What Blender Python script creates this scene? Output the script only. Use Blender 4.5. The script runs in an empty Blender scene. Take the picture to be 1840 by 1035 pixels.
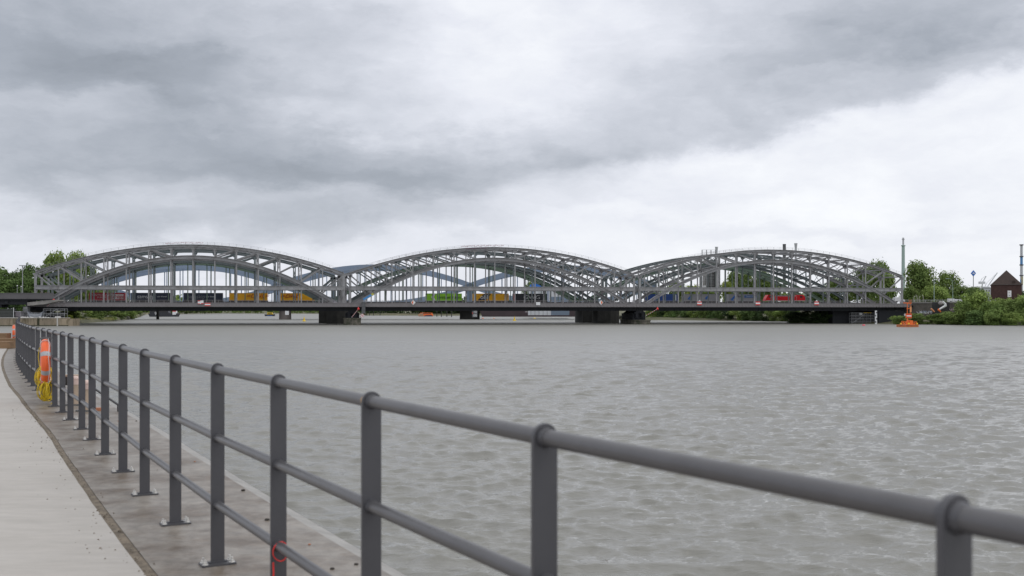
import bpy, math, random
import numpy as np
from mathutils import Vector, Matrix
random.seed(7)
rng = np.random.default_rng(11)
S = bpy.context.scene
COL = S.collection
EYE = 5.2          # eye height over the water (water is z = 0)
F = 1840.0         # focal length in photograph pixels
QZ = EYE - 1.515   # top of the quay slab
R = math.radians

# ------------------------------------------------------------------ camera
cam = bpy.data.cameras.new('camera'); co = bpy.data.objects.new('camera', cam); COL.objects.link(co)
cam.sensor_width = 36; cam.lens = 36.0; cam.shift_y = 0.0215
cam.clip_start = 0.1; cam.clip_end = 9000
co.location = (0, 0, EYE); co.rotation_euler = (R(90), 0, 0)
cam.dof.use_dof = True; cam.dof.focus_distance = 120; cam.dof.aperture_fstop = 3.8
S.camera = co
S.view_settings.view_transform = 'Standard'; S.view_settings.look = 'None'
S.view_settings.exposure = 0.1; S.view_settings.gamma = 1.0
S.cycles.max_bounces = 6; S.cycles.diffuse_bounces = 3; S.cycles.glossy_bounces = 3
S.cycles.transparent_max_bounces = 4
S.cycles.sample_clamp_indirect = 4

# ------------------------------------------------------------------ sky and sun
SUN_EL, SUN_AZ = R(55), R(105)     # azimuth from +Y towards +X
W = bpy.data.worlds.new('World'); S.world = W; W.use_nodes = True
nt = W.node_tree; nt.nodes.clear()
def N(t, **k):
    n = nt.nodes.new(t)
    for a, b in k.items(): setattr(n, a, b)
    return n
def M_(op, a, b=None, c=None, clamp=False):
    n = N('ShaderNodeMath', operation=op); n.use_clamp = clamp
    for i, v in enumerate((a, b, c)):
        if v is None: continue
        if isinstance(v, (int, float)): n.inputs[i].default_value = v
        else: nt.links.new(v, n.inputs[i])
    return n.outputs[0]
tc = N('ShaderNodeTexCoord'); sx = N('ShaderNodeSeparateXYZ'); nt.links.new(tc.outputs['Generated'], sx.inputs[0])
az = M_('ARCTAN2', sx.outputs[0], sx.outputs[1]); el = M_('ARCSINE', sx.outputs[2])
def comb(x, y, z=0.0):
    n = N('ShaderNodeCombineXYZ')
    for i, v in enumerate((x, y, z)):
        if isinstance(v, (int, float)): n.inputs[i].default_value = v
        else: nt.links.new(v, n.inputs[i])
    return n.outputs[0]
def noise(vec, scale, det=5, rough=.55, out='Fac'):
    n = N('ShaderNodeTexNoise'); n.inputs['Scale'].default_value = scale; n.inputs['Detail'].default_value = det
    n.inputs['Roughness'].default_value = rough; nt.links.new(vec, n.inputs['Vector']); return n.outputs[out]
base_v = comb(az, M_('MULTIPLY', el, 2.3))
w1 = M_('SUBTRACT', noise(base_v, 5.0, 6, .6), .5)
w2 = M_('SUBTRACT', noise(comb(M_('ADD', az, 7.3), M_('MULTIPLY', el, 2.3)), 7.0, 6, .6), .5)
azw = M_('MULTIPLY_ADD', w1, .20, az); elw = M_('MULTIPLY_ADD', w2, .11, el)
def blob(px, py, sxp, syp, amp, rot=0.0, power=1.0):
    a0 = math.atan((px - 920) / F); e0 = math.atan((557 - py) / F)
    sa = sxp / F; se = syp / F
    dx = M_('SUBTRACT', azw, a0); dy = M_('SUBTRACT', elw, e0)
    c, s = math.cos(R(rot)), math.sin(R(rot))
    u = M_('ADD', M_('MULTIPLY', dx, c / sa), M_('MULTIPLY', dy, s / sa))
    v = M_('ADD', M_('MULTIPLY', dx, -s / se), M_('MULTIPLY', dy, c / se))
    q = M_('ADD', M_('MULTIPLY', u, u), M_('MULTIPLY', v, v))
    if power != 1.0: q = M_('POWER', q, power)
    return M_('MULTIPLY', M_('EXPONENT', M_('MULTIPLY', q, -1.0)), amp)
#          px    py   sx   sy   amp   rot
BLOBS = [(90, 100, 480, 130, -.22, -4, 1.5),
         (330, 165, 300, 55, -.17, -5, 1.8),
         (560, 205, 150, 32, .07, -12, 1),
         (250, 290, 420, 60, -.15, 3, 1.5),
         (720, 290, 400, 62, -.21, -3, 1.6),
         (640, 120, 160, 60, -.06, 0, 1),
         (420, 345, 500, 52, -.17, 2, 1.6),
         (480, 405, 440, 34, -.17, 2, 1.4),
         (60, 250, 260, 110, -.09, 0, 1.3),
         (250, 60, 420, 80, -.08, 0, 1.3),
         (1500, 425, 420, 16, -.06, -2, 1.4),
         (1250, 360, 200, 14, -.04, 2, 1.2),
         (1700, 30, 420, 90, -.17, 8, 1.5),
         (1380, 150, 330, 60, -.10, 12, 1.5),
         (930, 80, 210, 120, .13, 0, 1),
         (1300, 390, 330, 45, .03, 4, 1)]
L = None
for b in BLOBS:
    g = blob(*b); L = g if L is None else M_('ADD', L, g)
# the ragged lower edge of the big cloud: two lines in azimuth and elevation, dark above and bright below
def line_el(x0, y0, x1, y1):
    a0, a1 = math.atan((x0 - 920) / F), math.atan((x1 - 920) / F); e0, e1 = math.atan((557 - y0) / F), math.atan((557 - y1) / F)
    k = (e1 - e0) / (a1 - a0); return M_('MULTIPLY_ADD', M_('SUBTRACT', azw, a0), k, e0)
edge_el = M_('MAXIMUM', line_el(1300, 285, 1840, 150), line_el(700, 335, 1300, 285))
w3 = M_('SUBTRACT', noise(comb(M_('ADD', az, 2.2), M_('MULTIPLY', el, 1.6)), 11.0, 7, .62), .5)
dist = M_('SUBTRACT', M_('MULTIPLY_ADD', w3, .075, el), edge_el)
def smooth(v, a, b, lo=0.0, hi=1.0):
    n = N('ShaderNodeMapRange', interpolation_type='SMOOTHSTEP'); nt.links.new(v, n.inputs['Value'])
    n.inputs['From Min'].default_value = a; n.inputs['From Max'].default_value = b; n.inputs['To Min'].default_value = lo; n.inputs['To Max'].default_value = hi
    return n.outputs[0]
side = smooth(az, -.10, .16)
L = M_('ADD', L, M_('MULTIPLY', M_('MULTIPLY', smooth(dist, -.018, .012, .105, 0.0), side), 1.0))
above = M_('MULTIPLY', smooth(dist, -.004, .020), M_('EXPONENT', M_('MULTIPLY', M_('MAXIMUM', dist, 0.0), -17.0)))
L = M_('ADD', L, M_('MULTIPLY', M_('MULTIPLY', above, smooth(az, -.05, .14)), -.21))
det = M_('SUBTRACT', noise(comb(az, M_('MULTIPLY', el, 2.3)), 7.0, 8, .55), .5)
fine = M_('SUBTRACT', noise(comb(M_('ADD', azw, 3.1), M_('MULTIPLY', elw, 2.6)), 15.0, 7, .6), .5)
L = M_('ADD', L, M_('MULTIPLY', det, .30)); L = M_('ADD', L, M_('MULTIPLY', fine, .17))
# brighter overhead, as an overcast sky is
upr = N('ShaderNodeMapRange'); nt.links.new(el, upr.inputs['Value'])
upr.inputs['From Min'].default_value = .40; upr.inputs['From Max'].default_value = 1.2
upr.inputs['To Min'].default_value = 0.0; upr.inputs['To Max'].default_value = .40
L = M_('ADD', L, M_('ADD', upr.outputs[0], .785))
L = M_('MAXIMUM', L, .2)
cr = N('ShaderNodeValToRGB'); nt.links.new(L, cr.inputs[0])
e = cr.color_ramp.elements
e[0].position = .22; e[0].color = (.205, .228, .262, 1)
e[1].position = 1.0; e[1].color = (.96, .975, 1.0, 1)
x_ = cr.color_ramp.elements.new(.45); x_.color = (.375, .405, .458, 1)
x_ = cr.color_ramp.elements.new(.68); x_.color = (.62, .645, .71, 1)
x_ = cr.color_ramp.elements.new(.82); x_.color = (.78, .80, .865, 1)
sky = N('ShaderNodeTexSky', sky_type='NISHITA'); sky.sun_disc = False
sky.sun_elevation = SUN_EL; sky.sun_rotation = SUN_AZ
bg1 = N('ShaderNodeBackground'); nt.links.new(sky.outputs[0], bg1.inputs[0]); bg1.inputs[1].default_value = .1
bg2 = N('ShaderNodeBackground'); nt.links.new(cr.outputs[0], bg2.inputs[0]); bg2.inputs[1].default_value = 1.0
mx = N('ShaderNodeMixShader'); mx.inputs[0].default_value = .95
nt.links.new(bg1.outputs[0], mx.inputs[1]); nt.links.new(bg2.outputs[0], mx.inputs[2])
wo = N('ShaderNodeOutputWorld'); nt.links.new(mx.outputs[0], wo.inputs[0])
W.cycles.sampling_method = 'MANUAL'; W.cycles.sample_map_resolution = 512

sl = bpy.data.lights.new('sun', 'SUN'); sl.energy = .7; sl.angle = R(30); sl.color = (1, .96, .9)
so = bpy.data.objects.new('sun', sl); COL.objects.link(so)
# high and a little behind the camera's right
d_ = Vector((math.sin(SUN_AZ) * math.cos(SUN_EL), math.cos(SUN_AZ) * math.cos(SUN_EL), math.sin(SUN_EL)))
so.rotation_euler = d_.to_track_quat('Z', 'Y').to_euler(); so.location = (0, -20, 60)

# ------------------------------------------------------------------ materials
MATS = {}
def mat(name, col, rough=.6, metal=0.0, var=.12, scale=1.0, bump=0.0, bscale=None, col2=None, f2=(.5, .7), s2=.3,
        obj_var=0.0, spec=.5, stretch=None, transl=0.0, geo=False):
    if name in MATS: return MATS[name]
    m = bpy.data.materials.new(name); m.use_nodes = True; t = m.node_tree; b = t.nodes['Principled BSDF']
    def n(ty): return t.nodes.new(ty)
    tcn = n('ShaderNodeTexCoord'); src = tcn.outputs['Object']
    if geo:
        g = n('ShaderNodeNewGeometry'); src = g.outputs['Position']
    mp = n('ShaderNodeMapping'); t.links.new(src, mp.inputs[0])
    if stretch: mp.inputs['Scale'].default_value = stretch
    nz = n('ShaderNodeTexNoise'); nz.inputs['Scale'].default_value = scale; nz.inputs['Detail'].default_value = 6
    nz.inputs['Roughness'].default_value = .6
    t.links.new(mp.outputs[0], nz.inputs['Vector'])
    mr = n('ShaderNodeMapRange'); t.links.new(nz.outputs['Fac'], mr.inputs[0])
    mr.inputs[1].default_value = .25; mr.inputs[2].default_value = .75
    mr.inputs[3].default_value = 1 - var; mr.inputs[4].default_value = 1 + var
    fac = mr.outputs[0]
    if obj_var:
        oi = n('ShaderNodeObjectInfo'); mr2 = n('ShaderNodeMapRange'); t.links.new(oi.outputs['Random'], mr2.inputs[0])
        mr2.inputs[3].default_value = 1 - obj_var; mr2.inputs[4].default_value = 1 + obj_var
        mm = n('ShaderNodeMath'); mm.operation = 'MULTIPLY'; t.links.new(fac, mm.inputs[0]); t.links.new(mr2.outputs[0], mm.inputs[1]); fac = mm.outputs[0]
    basec = None
    if col2:
        nz2 = n('ShaderNodeTexNoise'); nz2.inputs['Scale'].default_value = s2; nz2.inputs['Detail'].default_value = 7
        nz2.inputs['Roughness'].default_value = .65
        t.links.new(mp.outputs[0], nz2.inputs['Vector'])
        m3 = n('ShaderNodeMapRange'); t.links.new(nz2.outputs['Fac'], m3.inputs[0]); m3.inputs[1].default_value = f2[0]; m3.inputs[2].default_value = f2[1]
        mc = n('ShaderNodeMix'); mc.data_type = 'RGBA'
        mc.inputs[6].default_value = (*col, 1); mc.inputs[7].default_value = (*col2, 1)
        t.links.new(m3.outputs[0], mc.inputs[0]); basec = mc.outputs[2]
    vm = n('ShaderNodeVectorMath'); vm.operation = 'SCALE'
    if basec: t.links.new(basec, vm.inputs[0])
    else: vm.inputs[0].default_value = col
    t.links.new(fac, vm.inputs[3]); t.links.new(vm.outputs[0], b.inputs['Base Color'])
    b.inputs['Roughness'].default_value = rough; b.inputs['Metallic'].default_value = metal
    b.inputs['Specular IOR Level'].default_value = spec
    if bump:
        nb = n('ShaderNodeTexNoise'); nb.inputs['Scale'].default_value = bscale or scale * 6; nb.inputs['Detail'].default_value = 5
        t.links.new(mp.outputs[0], nb.inputs['Vector'])
        bn = n('ShaderNodeBump'); bn.inputs['Strength'].default_value = 1; bn.inputs['Distance'].default_value = bump
        t.links.new(nb.outputs['Fac'], bn.inputs['Height']); t.links.new(bn.outputs[0], b.inputs['Normal'])
    if transl:
        tr = n('ShaderNodeBsdfTranslucent'); t.links.new(vm.outputs[0], tr.inputs[0])
        ms = n('ShaderNodeMixShader'); ms.inputs[0].default_value = transl
        t.links.new(b.outputs[0], ms.inputs[1]); t.links.new(tr.outputs[0], ms.inputs[2])
        t.links.new(ms.outputs[0], t.nodes['Material Output'].inputs[0])
    MATS[name] = m; return m

steel = mat('bridge_steel_paint', (.285, .287, .295), .5, 0, .25, .35, col2=(.20, .192, .18), f2=(.5, .75), s2=.5, geo=True)
steel_b = mat('rear_bridge_paint', (.165, .195, .20), .5, 0, .15, .3, col2=(.135, .152, .155), geo=True)
steel_g = mat('green_bridge_paint', (.13, .185, .14), .55, 0, .12, .3, geo=True)
steel_blue = mat('blue_bridge_paint', (.20, .26, .355), .5, 0, .08, .1, geo=True)
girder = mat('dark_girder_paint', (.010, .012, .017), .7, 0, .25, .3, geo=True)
parapet = mat('parapet_steel', (.235, .222, .228), .6, 0, .12, .3, geo=True, col2=(.18, .165, .165))
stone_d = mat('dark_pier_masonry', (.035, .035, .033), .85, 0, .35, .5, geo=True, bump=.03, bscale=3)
stone_l = mat('pier_stone', (.12, .11, .09), .85, 0, .3, .5, geo=True, col2=(.05, .055, .035), f2=(.42, .6), s2=.6, bump=.03, bscale=3)
quay_old = mat('old_quay_concrete', (.27, .225, .165), .85, 0, .25, .5, geo=True, col2=(.12, .10, .06), f2=(.48, .66), s2=.7, bump=.03, bscale=3, stretch=(1.0, 1.0, .35))
weed = mat('tide_weed', (.05, .055, .03), .8, 0, .3, 1, geo=True)
white = mat('white_paint', (.75, .76, .77), .45, 0, .04, 1)
offwhite = mat('offwhite_sheet', (.55, .56, .57), .5, 0, .08, .5)
red = mat('signal_red', (.62, .035, .03), .45, 0, .06, 1)
orange = mat('orange_paint', (.80, .17, .03), .45, 0, .1, 1)
orange_l = mat('lifebuoy_orange', (.90, .145, .035), .42, 0, .05, 6, bump=.0006, bscale=60)
yellow = mat('yellow_paint', (.75, .52, .03), .5, 0, .08, 1)
yel_box = mat('container_yellow', (.80, .40, .012), .5, 0, .08, .4)
red_box = mat('container_red', (.34, .02, .035), .5, 0, .08, .4)
navy_box = mat('container_navy', (.022, .03, .055), .5, 0, .08, .4)
green_box = mat('container_green', (.30, .66, .04), .5, 0, .06, .4)
black_box = mat('container_black', (.03, .032, .04), .5, 0, .08, .4)
blue_box = mat('container_blue', (.02, .07, .27), .5, 0, .08, .4)
grey_box = mat('container_grey', (.30, .30, .32), .5, 0, .08, .4)
loco_red = mat('locomotive_red', (.75, .012, .02), .4, 0, .05, .4)
dark = mat('dark_paint', (.03, .03, .033), .5, 0, .1, 1)
dkgrey = mat('dark_grey_metal', (.10, .105, .11), .5, 0, .1, 1)
midgrey = mat('grey_metal', (.30, .31, .32), .5, 0, .1, 1)
galv = mat('galvanised', (.42, .43, .45), .4, .3, .12, 3)
barge = mat('barge_hull', (.045, .03, .034), .6, 0, .25, .1, geo=True)
brick_d = mat('dark_red_brick', (.068, .036, .031), .9, 0, .25, 1.2, geo=True)
tile_d = mat('brown_roof_tile', (.048, .032, .027), .85, 0, .25, 1.0, geo=True)
bluepaint = mat('blue_graffiti', (.08, .33, .72), .5, 0, .1, 1)
signblue = mat('sign_blue', (.03, .16, .55), .45, 0, .05, 1)
rust = mat('rust_brown', (.28, .12, .06), .8, 0, .3, .6)
teal = mat('haze_paled_green', (.33, .43, .40), .6, 0, .05, .1)  # green lightened in its colour to stand for distance haze
grey_ch = mat('grey_chimney', (.46, .475, .50), .7, 0, .05, .1)  # grey also lightened in the colour for distance haze
trunkm = mat('bark', (.10, .08, .06), .9, 0, .2, 1)

# ------------------------------------------------------------------ helpers
class MB:
    def __init__(s): s.v = []; s.f = []
    def add(s, vs, fs):
        o = len(s.v); s.v += [tuple(map(float, p)) for p in vs]; s.f += [tuple(i + o for i in f) for f in fs]; return s
    def box(s, x0, x1, y0, y1, z0, z1, rz=0, c=None):
        vs = [(x, y, z) for z in (z0, z1) for x, y in ((x0, y0), (x1, y0), (x1, y1), (x0, y1))]
        if rz:
            c = c or ((x0 + x1) / 2, (y0 + y1) / 2); ca, sa = math.cos(rz), math.sin(rz)
            vs = [(c[0] + (x - c[0]) * ca - (y - c[1]) * sa, c[1] + (x - c[0]) * sa + (y - c[1]) * ca, z) for x, y, z in vs]
        return s.add(vs, [(3, 2, 1, 0), (4, 5, 6, 7), (0, 1, 5, 4), (1, 2, 6, 5), (2, 3, 7, 6), (3, 0, 4, 7)])
    def beam(s, p, q, w, h, up=(0, 0, 1)):
        p, q = Vector(p), Vector(q); d = (q - p).normalized(); u = Vector(up)
        if abs(d.dot(u)) > .98: u = Vector((0, 1, 0)) if abs(d.y) < .9 else Vector((1, 0, 0))
        sd = d.cross(u).normalized(); u = sd.cross(d)
        vs = [a + sd * i * w / 2 + u * j * h / 2 for a in (p, q) for i, j in ((-1, -1), (1, -1), (1, 1), (-1, 1))]
        return s.add(vs, [(3, 2, 1, 0), (4, 5, 6, 7), (0, 1, 5, 4), (1, 2, 6, 5), (2, 3, 7, 6), (3, 0, 4, 7)])
    def path(s, pts, w, h):     # rectangular section swept along a curve in the x-z plane (width along y)
        n = len(pts); vs = []
        for i, p in enumerate(pts):
            a = Vector(pts[max(0, i - 1)]); b = Vector(pts[min(n - 1, i + 1)]); t = (b - a).normalized()
            nn = Vector((-t.z, 0, t.x)); p = Vector(p)
            for j, k in ((-1, -1), (1, -1), (1, 1), (-1, 1)): vs.append(p + Vector((0, j * w / 2, 0)) + nn * k * h / 2)
        fs = [(3, 2, 1, 0), tuple(4 * (n - 1) + i for i in range(4))]
        for i in range(n - 1):
            for k in range(4):
                a = 4 * i + k; b = 4 * i + (k + 1) % 4; fs.append((a, b, b + 4, a + 4))
        return s.add(vs, fs)
    def tube(s, pts, r, seg=8, closed=False):
        n = len(pts); P_ = [Vector(p) for p in pts]; vs = []; prev = None
        for i in range(n):
            a = P_[(i - 1) % n] if closed or i else P_[i]; b = P_[(i + 1) % n] if closed or i < n - 1 else P_[i]
            t = (b - a).normalized()
            if prev is None:
                u = Vector((0, 0, 1)) if abs(t.z) < .9 else Vector((1, 0, 0)); u = (u - t * u.dot(t)).normalized()
            else: u = (prev - t * prev.dot(t)).normalized()
            prev = u; v = t.cross(u); ri = r[i] if isinstance(r, (list, tuple)) else r
            for k in range(seg):
                an = 2 * math.pi * k / seg; vs.append(P_[i] + (u * math.cos(an) + v * math.sin(an)) * ri)
        fs = []
        for i in range(n if closed else n - 1):
            for k in range(seg):
                a = i * seg + k; b = i * seg + (k + 1) % seg; j = ((i + 1) % n) * seg
                fs.append((a, b, j + (k + 1) % seg, j + k))
        if not closed: fs += [tuple(reversed(range(seg))), tuple((n - 1) * seg + k for k in range(seg))]
        return s.add(vs, fs)
    def cyl(s, x, y, z0, z1, r0, r1=None, seg=16):
        return s.tube([(x, y, z0), (x, y, z1)], [r0, r0 if r1 is None else r1], seg)
    def prism(s, poly, y0, y1):   # polygon in x-z, extruded along y
        n = len(poly); vs = [(x, y0, z) for x, z in poly] + [(x, y1, z) for x, z in poly]
        return s.add(vs, [tuple(range(n)), tuple(range(2 * n - 1, n - 1, -1))] + [(i, i + n, (i + 1) % n + n, (i + 1) % n) for i in range(n)])
    def slab(s, poly, z0, z1):    # polygon in x-y, extruded along z
        n = len(poly); vs = [(x, y, z0) for x, y in poly] + [(x, y, z1) for x, y in poly]
        return s.add(vs, [tuple(reversed(range(n))), tuple(range(n, 2 * n))] + [(i, (i + 1) % n, (i + 1) % n + n, i + n) for i in range(n)])
    def ball(s, c, r, seg=12, ring=8, sc=(1, 1, 1)):
        vs = []; fs = []
        for i in range(ring + 1):
            th = math.pi * i / ring
            for k in range(seg):
                a = 2 * math.pi * k / seg
                vs.append((c[0] + r * sc[0] * math.sin(th) * math.cos(a), c[1] + r * sc[1] * math.sin(th) * math.sin(a), c[2] + r * sc[2] * math.cos(th)))
        for i in range(ring):
            for k in range(seg):
                a = i * seg + k; b = i * seg + (k + 1) % seg; fs.append((a, a + seg, b + seg, b))
        return s.add(vs, fs)
    def build(s, name, m, parent=None, smooth=False, loc=None):
        me = bpy.data.meshes.new(name); me.from_pydata(s.v, [], s.f); me.materials.append(m)
        if smooth:
            for p in me.polygons: p.use_smooth = True
            try: me.set_sharp_from_angle(angle=R(40))
            except Exception: pass
        o = bpy.data.objects.new(name, me); COL.objects.link(o)
        if parent: o.parent = parent
        if loc: o.location = loc
        return o
def tag(o, label=None, cat=None, group=None, kind=None):
    if label: o['label'] = label
    if cat: o['category'] = cat
    if group: o['group'] = group
    if kind: o['kind'] = kind
    return o
def thing(name, label, cat, loc=(0, 0, 0), rz=0, group=None):
    o = bpy.data.objects.new(name, None); COL.objects.link(o); o.location = loc; o.rotation_euler = (0, 0, rz)
    o.empty_display_size = .1
    return tag(o, label, cat, group)
def cpy(o, parent=None, loc=None):
    c = o.copy(); COL.objects.link(c); c.parent = parent
    if loc is not None: c.location = loc
    return c
def cpy_tree(o, loc, rz=None, sc=None, label=None):
    r = cpy(o, None, loc)
    if rz is not None: r.rotation_euler = (0, 0, rz)
    if sc is not None: r.scale = sc
    if label: r['label'] = label
    for ch in list(o.children):
        c = cpy(ch, r)
        for g in list(ch.children): cpy(g, c)
    return r
def P(px, py, d): return Vector(((px - 920) / F * d, d, EYE - (py - 557) / F * d))
def X(px, d): return (px - 920) / F * d
def Z(py, d): return EYE - (py - 557) / F * d
def text(name, body, m, parent, loc, size, rx=90, rz=0, shear=0, ext=.02, align='CENTER', sx=1.0):
    c = bpy.data.curves.new(name, 'FONT'); c.body = body; c.size = size; c.shear = shear; c.extrude = ext
    c.align_x = align; c.align_y = 'CENTER'
    t = bpy.data.objects.new(name + '_tmp', c); COL.objects.link(t)
    me = bpy.data.meshes.new_from_object(t.evaluated_get(bpy.context.evaluated_depsgraph_get()))
    bpy.data.objects.remove(t); bpy.data.curves.remove(c)
    me.materials.clear(); me.materials.append(m)
    o = bpy.data.objects.new(name, me); COL.objects.link(o); o.parent = parent
    o.location = loc; o.rotation_euler = (R(rx), 0, R(rz)); o.scale = (sx, 1, 1); return o

# ------------------------------------------------------------------ water
def make_water():
    ds = [9.0]
    while ds[-1] < 900:
        d = ds[-1]; ds.append(d + (max(.045, .0034 * d) if d < 170 else .008 * d))
    ds += [1200, 2000, 3500, 7000]
    ds = np.array(ds); nu = 560
    us = np.linspace(-.78, .78, nu)
    D, U = np.meshgrid(ds, us, indexing='ij')
    Xc = D * U; Yc = D.copy(); Zc = np.zeros_like(D); DX = np.zeros_like(D); DY = np.zeros_like(D)
    step = np.gradient(ds)[:, None] * np.ones_like(U)
    r = np.random.default_rng(5)
    for i in range(170):
        lam = .18 * (3.6 / .18) ** (r.random() ** 1.25)
        th = R(258) + r.normal() * R(27)         # travel direction
        k = 2 * math.pi / lam; kx, ky = k * math.cos(th), k * math.sin(th)
        sl = .050 * (1.0 if lam < 1.1 else (1.1 / lam) ** 1.0)
        a = sl / k; ph = r.random() * 6.28
        fade = np.clip((lam / step - 2.0) / 1.5, 0, 1)
        gust = .75 + .5 * np.sin(Xc * .045 + Yc * .02 + ph) * np.sin(Yc * .06 + ph * 2)
        q = kx * Xc + ky * Yc + ph
        Zc += fade * gust * a * np.cos(q)
        DX -= fade * gust * a * .9 * math.cos(th) * np.sin(q); DY -= fade * gust * a * .9 * math.sin(th) * np.sin(q)
    co_ = np.stack([Xc + DX, Yc + DY, Zc], -1).reshape(-1, 3).astype(np.float32)
    nr = len(ds); i = np.arange(nr - 1)[:, None] * nu + np.arange(nu - 1)[None]
    q = np.stack([i, i + 1, i + nu + 1, i + nu], -1).reshape(-1, 4)
    me = bpy.data.meshes.new('water'); me.vertices.add(len(co_)); me.vertices.foreach_set('co', co_.ravel())
    me.loops.add(q.size); me.loops.foreach_set('vertex_index', q.ravel().astype(np.int32))
    me.polygons.add(len(q)); me.polygons.foreach_set('loop_start', np.arange(0, q.size, 4, dtype=np.int32))
    me.polygons.foreach_set('use_smooth', np.ones(len(q), dtype=bool))
    me.update(); me.validate()
    o = bpy.data.objects.new('water', me); COL.objects.link(o); tag(o, kind='structure')
    m = bpy.data.materials.new('river_water'); m.use_nodes = True; t = m.node_tree; b = t.nodes['Principled BSDF']
    b.inputs['Base Color'].default_value = (.185, .172, .142, 1); b.inputs['IOR'].default_value = 1.5
    b.inputs['Specular IOR Level'].default_value = .5
    g = t.nodes.new('ShaderNodeNewGeometry')
    sep = t.nodes.new('ShaderNodeSeparateXYZ'); t.links.new(g.outputs['Position'], sep.inputs[0])
    rr = t.nodes.new('ShaderNodeMapRange'); t.links.new(sep.outputs[1], rr.inputs[0])
    rr.inputs[1].default_value = 20; rr.inputs[2].default_value = 260; rr.inputs[3].default_value = .03; rr.inputs[4].default_value = .42
    t.links.new(rr.outputs[0], b.inputs['Roughness'])
    mp = t.nodes.new('ShaderNodeMapping'); mp.inputs['Scale'].default_value = (.45, 1.35, 1); mp.inputs['Rotation'].default_value = (0, 0, R(-12))
    t.links.new(g.outputs['Position'], mp.inputs[0])
    last = None
    for sc, dist in ((18, .010), (6.5, .030), (2.1, .045), (.45, .07), (.1, .22)):
        nz = t.nodes.new('ShaderNodeTexNoise'); nz.inputs['Scale'].default_value = sc; nz.inputs['Detail'].default_value = 5; nz.inputs['Roughness'].default_value = .62
        nz.inputs['Distortion'].default_value = .7
        t.links.new(mp.outputs[0], nz.inputs['Vector'])
        bn = t.nodes.new('ShaderNodeBump'); bn.inputs['Distance'].default_value = dist; bn.inputs['Strength'].default_value = .8
        t.links.new(nz.outputs['Fac'], bn.inputs['Height'])
        if last: t.links.new(last.outputs[0], bn.inputs['Normal'])
        last = bn
    t.links.new(last.outputs[0], b.inputs['Normal'])
    # broad patches of slightly lighter and darker water tone
    nz = t.nodes.new('ShaderNodeTexNoise'); nz.inputs['Scale'].default_value = .05; nz.inputs['Detail'].default_value = 6
    t.links.new(mp.outputs[0], nz.inputs['Vector'])
    mc = t.nodes.new('ShaderNodeMix'); mc.data_type = 'RGBA'; mc.inputs[6].default_value = (.178, .176, .158, 1); mc.inputs[7].default_value = (.212, .208, .186, 1)
    t.links.new(nz.outputs['Fac'], mc.inputs[0]); t.links.new(mc.outputs[2], b.inputs['Base Color'])
    me.materials.append(m)
    bed = MB().add([(-6000, -300, -.9), (6000, -300, -.9), (6000, 8000, -.9), (-6000, 8000, -.9)], [(0, 1, 2, 3)])
    tag(bed.build('river_bed', m), kind='structure')
make_water()

# ------------------------------------------------------------------ quay: path, coping, joint, railing
# rail line measured from the photograph as (X, distance)
RL = [(2.05, -.50), (1.40, .65), (.759, 1.757), (.090, 2.856), (-.546, 3.97), (-1.150, 5.04), (-1.754, 6.10), (-2.382, 7.246), (-3.013, 8.40), (-3.640, 9.58),
      (-4.264, 10.73), (-4.90, 11.95), (-5.46, 13.0), (-6.08, 14.1), (-6.65, 15.15), (-7.175, 16.07), (-8.35, 18.25), (-9.48, 20.26), (-10.57, 22.34),
      (-11.61, 24.33), (-12.82, 26.67), (-14.15, 29.3), (-15.67, 32.4), (-17.1, 35.4), (-18.5, 38.4), (-19.98, 41.5), (-21.66, 45.0), (-23.3, 48.4)]
rl = [Vector((a, b)) for a, b in RL]
def smooth_line(p, it=2):
    p = list(p)
    for _ in range(it):
        q = [p[0]]
        for a, b in zip(p, p[1:]): q += [a * .75 + b * .25, a * .25 + b * .75]
        q.append(p[-1]); p = q
    return p
def arc(p):
    s = [0.0]
    for a, b in zip(p, p[1:]): s.append(s[-1] + (b - a).length)
    return s
def at_s(p, s, t):
    for i in range(len(p) - 1):
        if s[i + 1] >= t or i == len(p) - 2:
            k = (t - s[i]) / max(1e-9, s[i + 1] - s[i]); return p[i] + (p[i + 1] - p[i]) * k, (p[i + 1] - p[i]).normalized()
def offset(p, o):        # positive = towards the river (right of travel)
    out = []
    for i in range(len(p)):
        t = (p[min(i + 1, len(p) - 1)] - p[max(i - 1, 0)]).normalized(); out.append(p[i] + Vector((t.y, -t.x)) * o)
    return out
rls = smooth_line(rl)
ext0 = Vector((5.2, -6.0)); base_line = [ext0] + rls
inner = offset(base_line, -.36); inner2 = offset(base_line, -.425); outer = offset(base_line, .94); outer0 = offset(base_line, .80)
rj = random.Random(9)
inner2 = [p + Vector((rj.uniform(-.004, .004), 0)) for p in inner2]
coping_m = mat('wet_coping_concrete', (.245, .22, .192), .42, 0, .32, 9.0, geo=True, col2=(.135, .105, .078), f2=(.43, .62), s2=1.9, bump=.004, bscale=40)
path_m = mat('light_path_concrete', (.425, .40, .37), .62, 0, .09, 7.0, geo=True, col2=(.365, .34, .31), f2=(.4, .75), s2=1.3, bump=.003, bscale=50, stretch=(.6, 2.2, 1))
joint_m = mat('joint_dirt', (.17, .14, .105), .9, 0, .6, 14, geo=True, bump=.012, bscale=50)
edge_m = mat('pale_edge_concrete', (.30, .29, .275), .6, 0, .25, 5, geo=True, bump=.003, bscale=40)
wall_m = mat('quay_face_concrete', (.28, .26, .23), .8, 0, .2, 1, geo=True, bump=.01)
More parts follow.
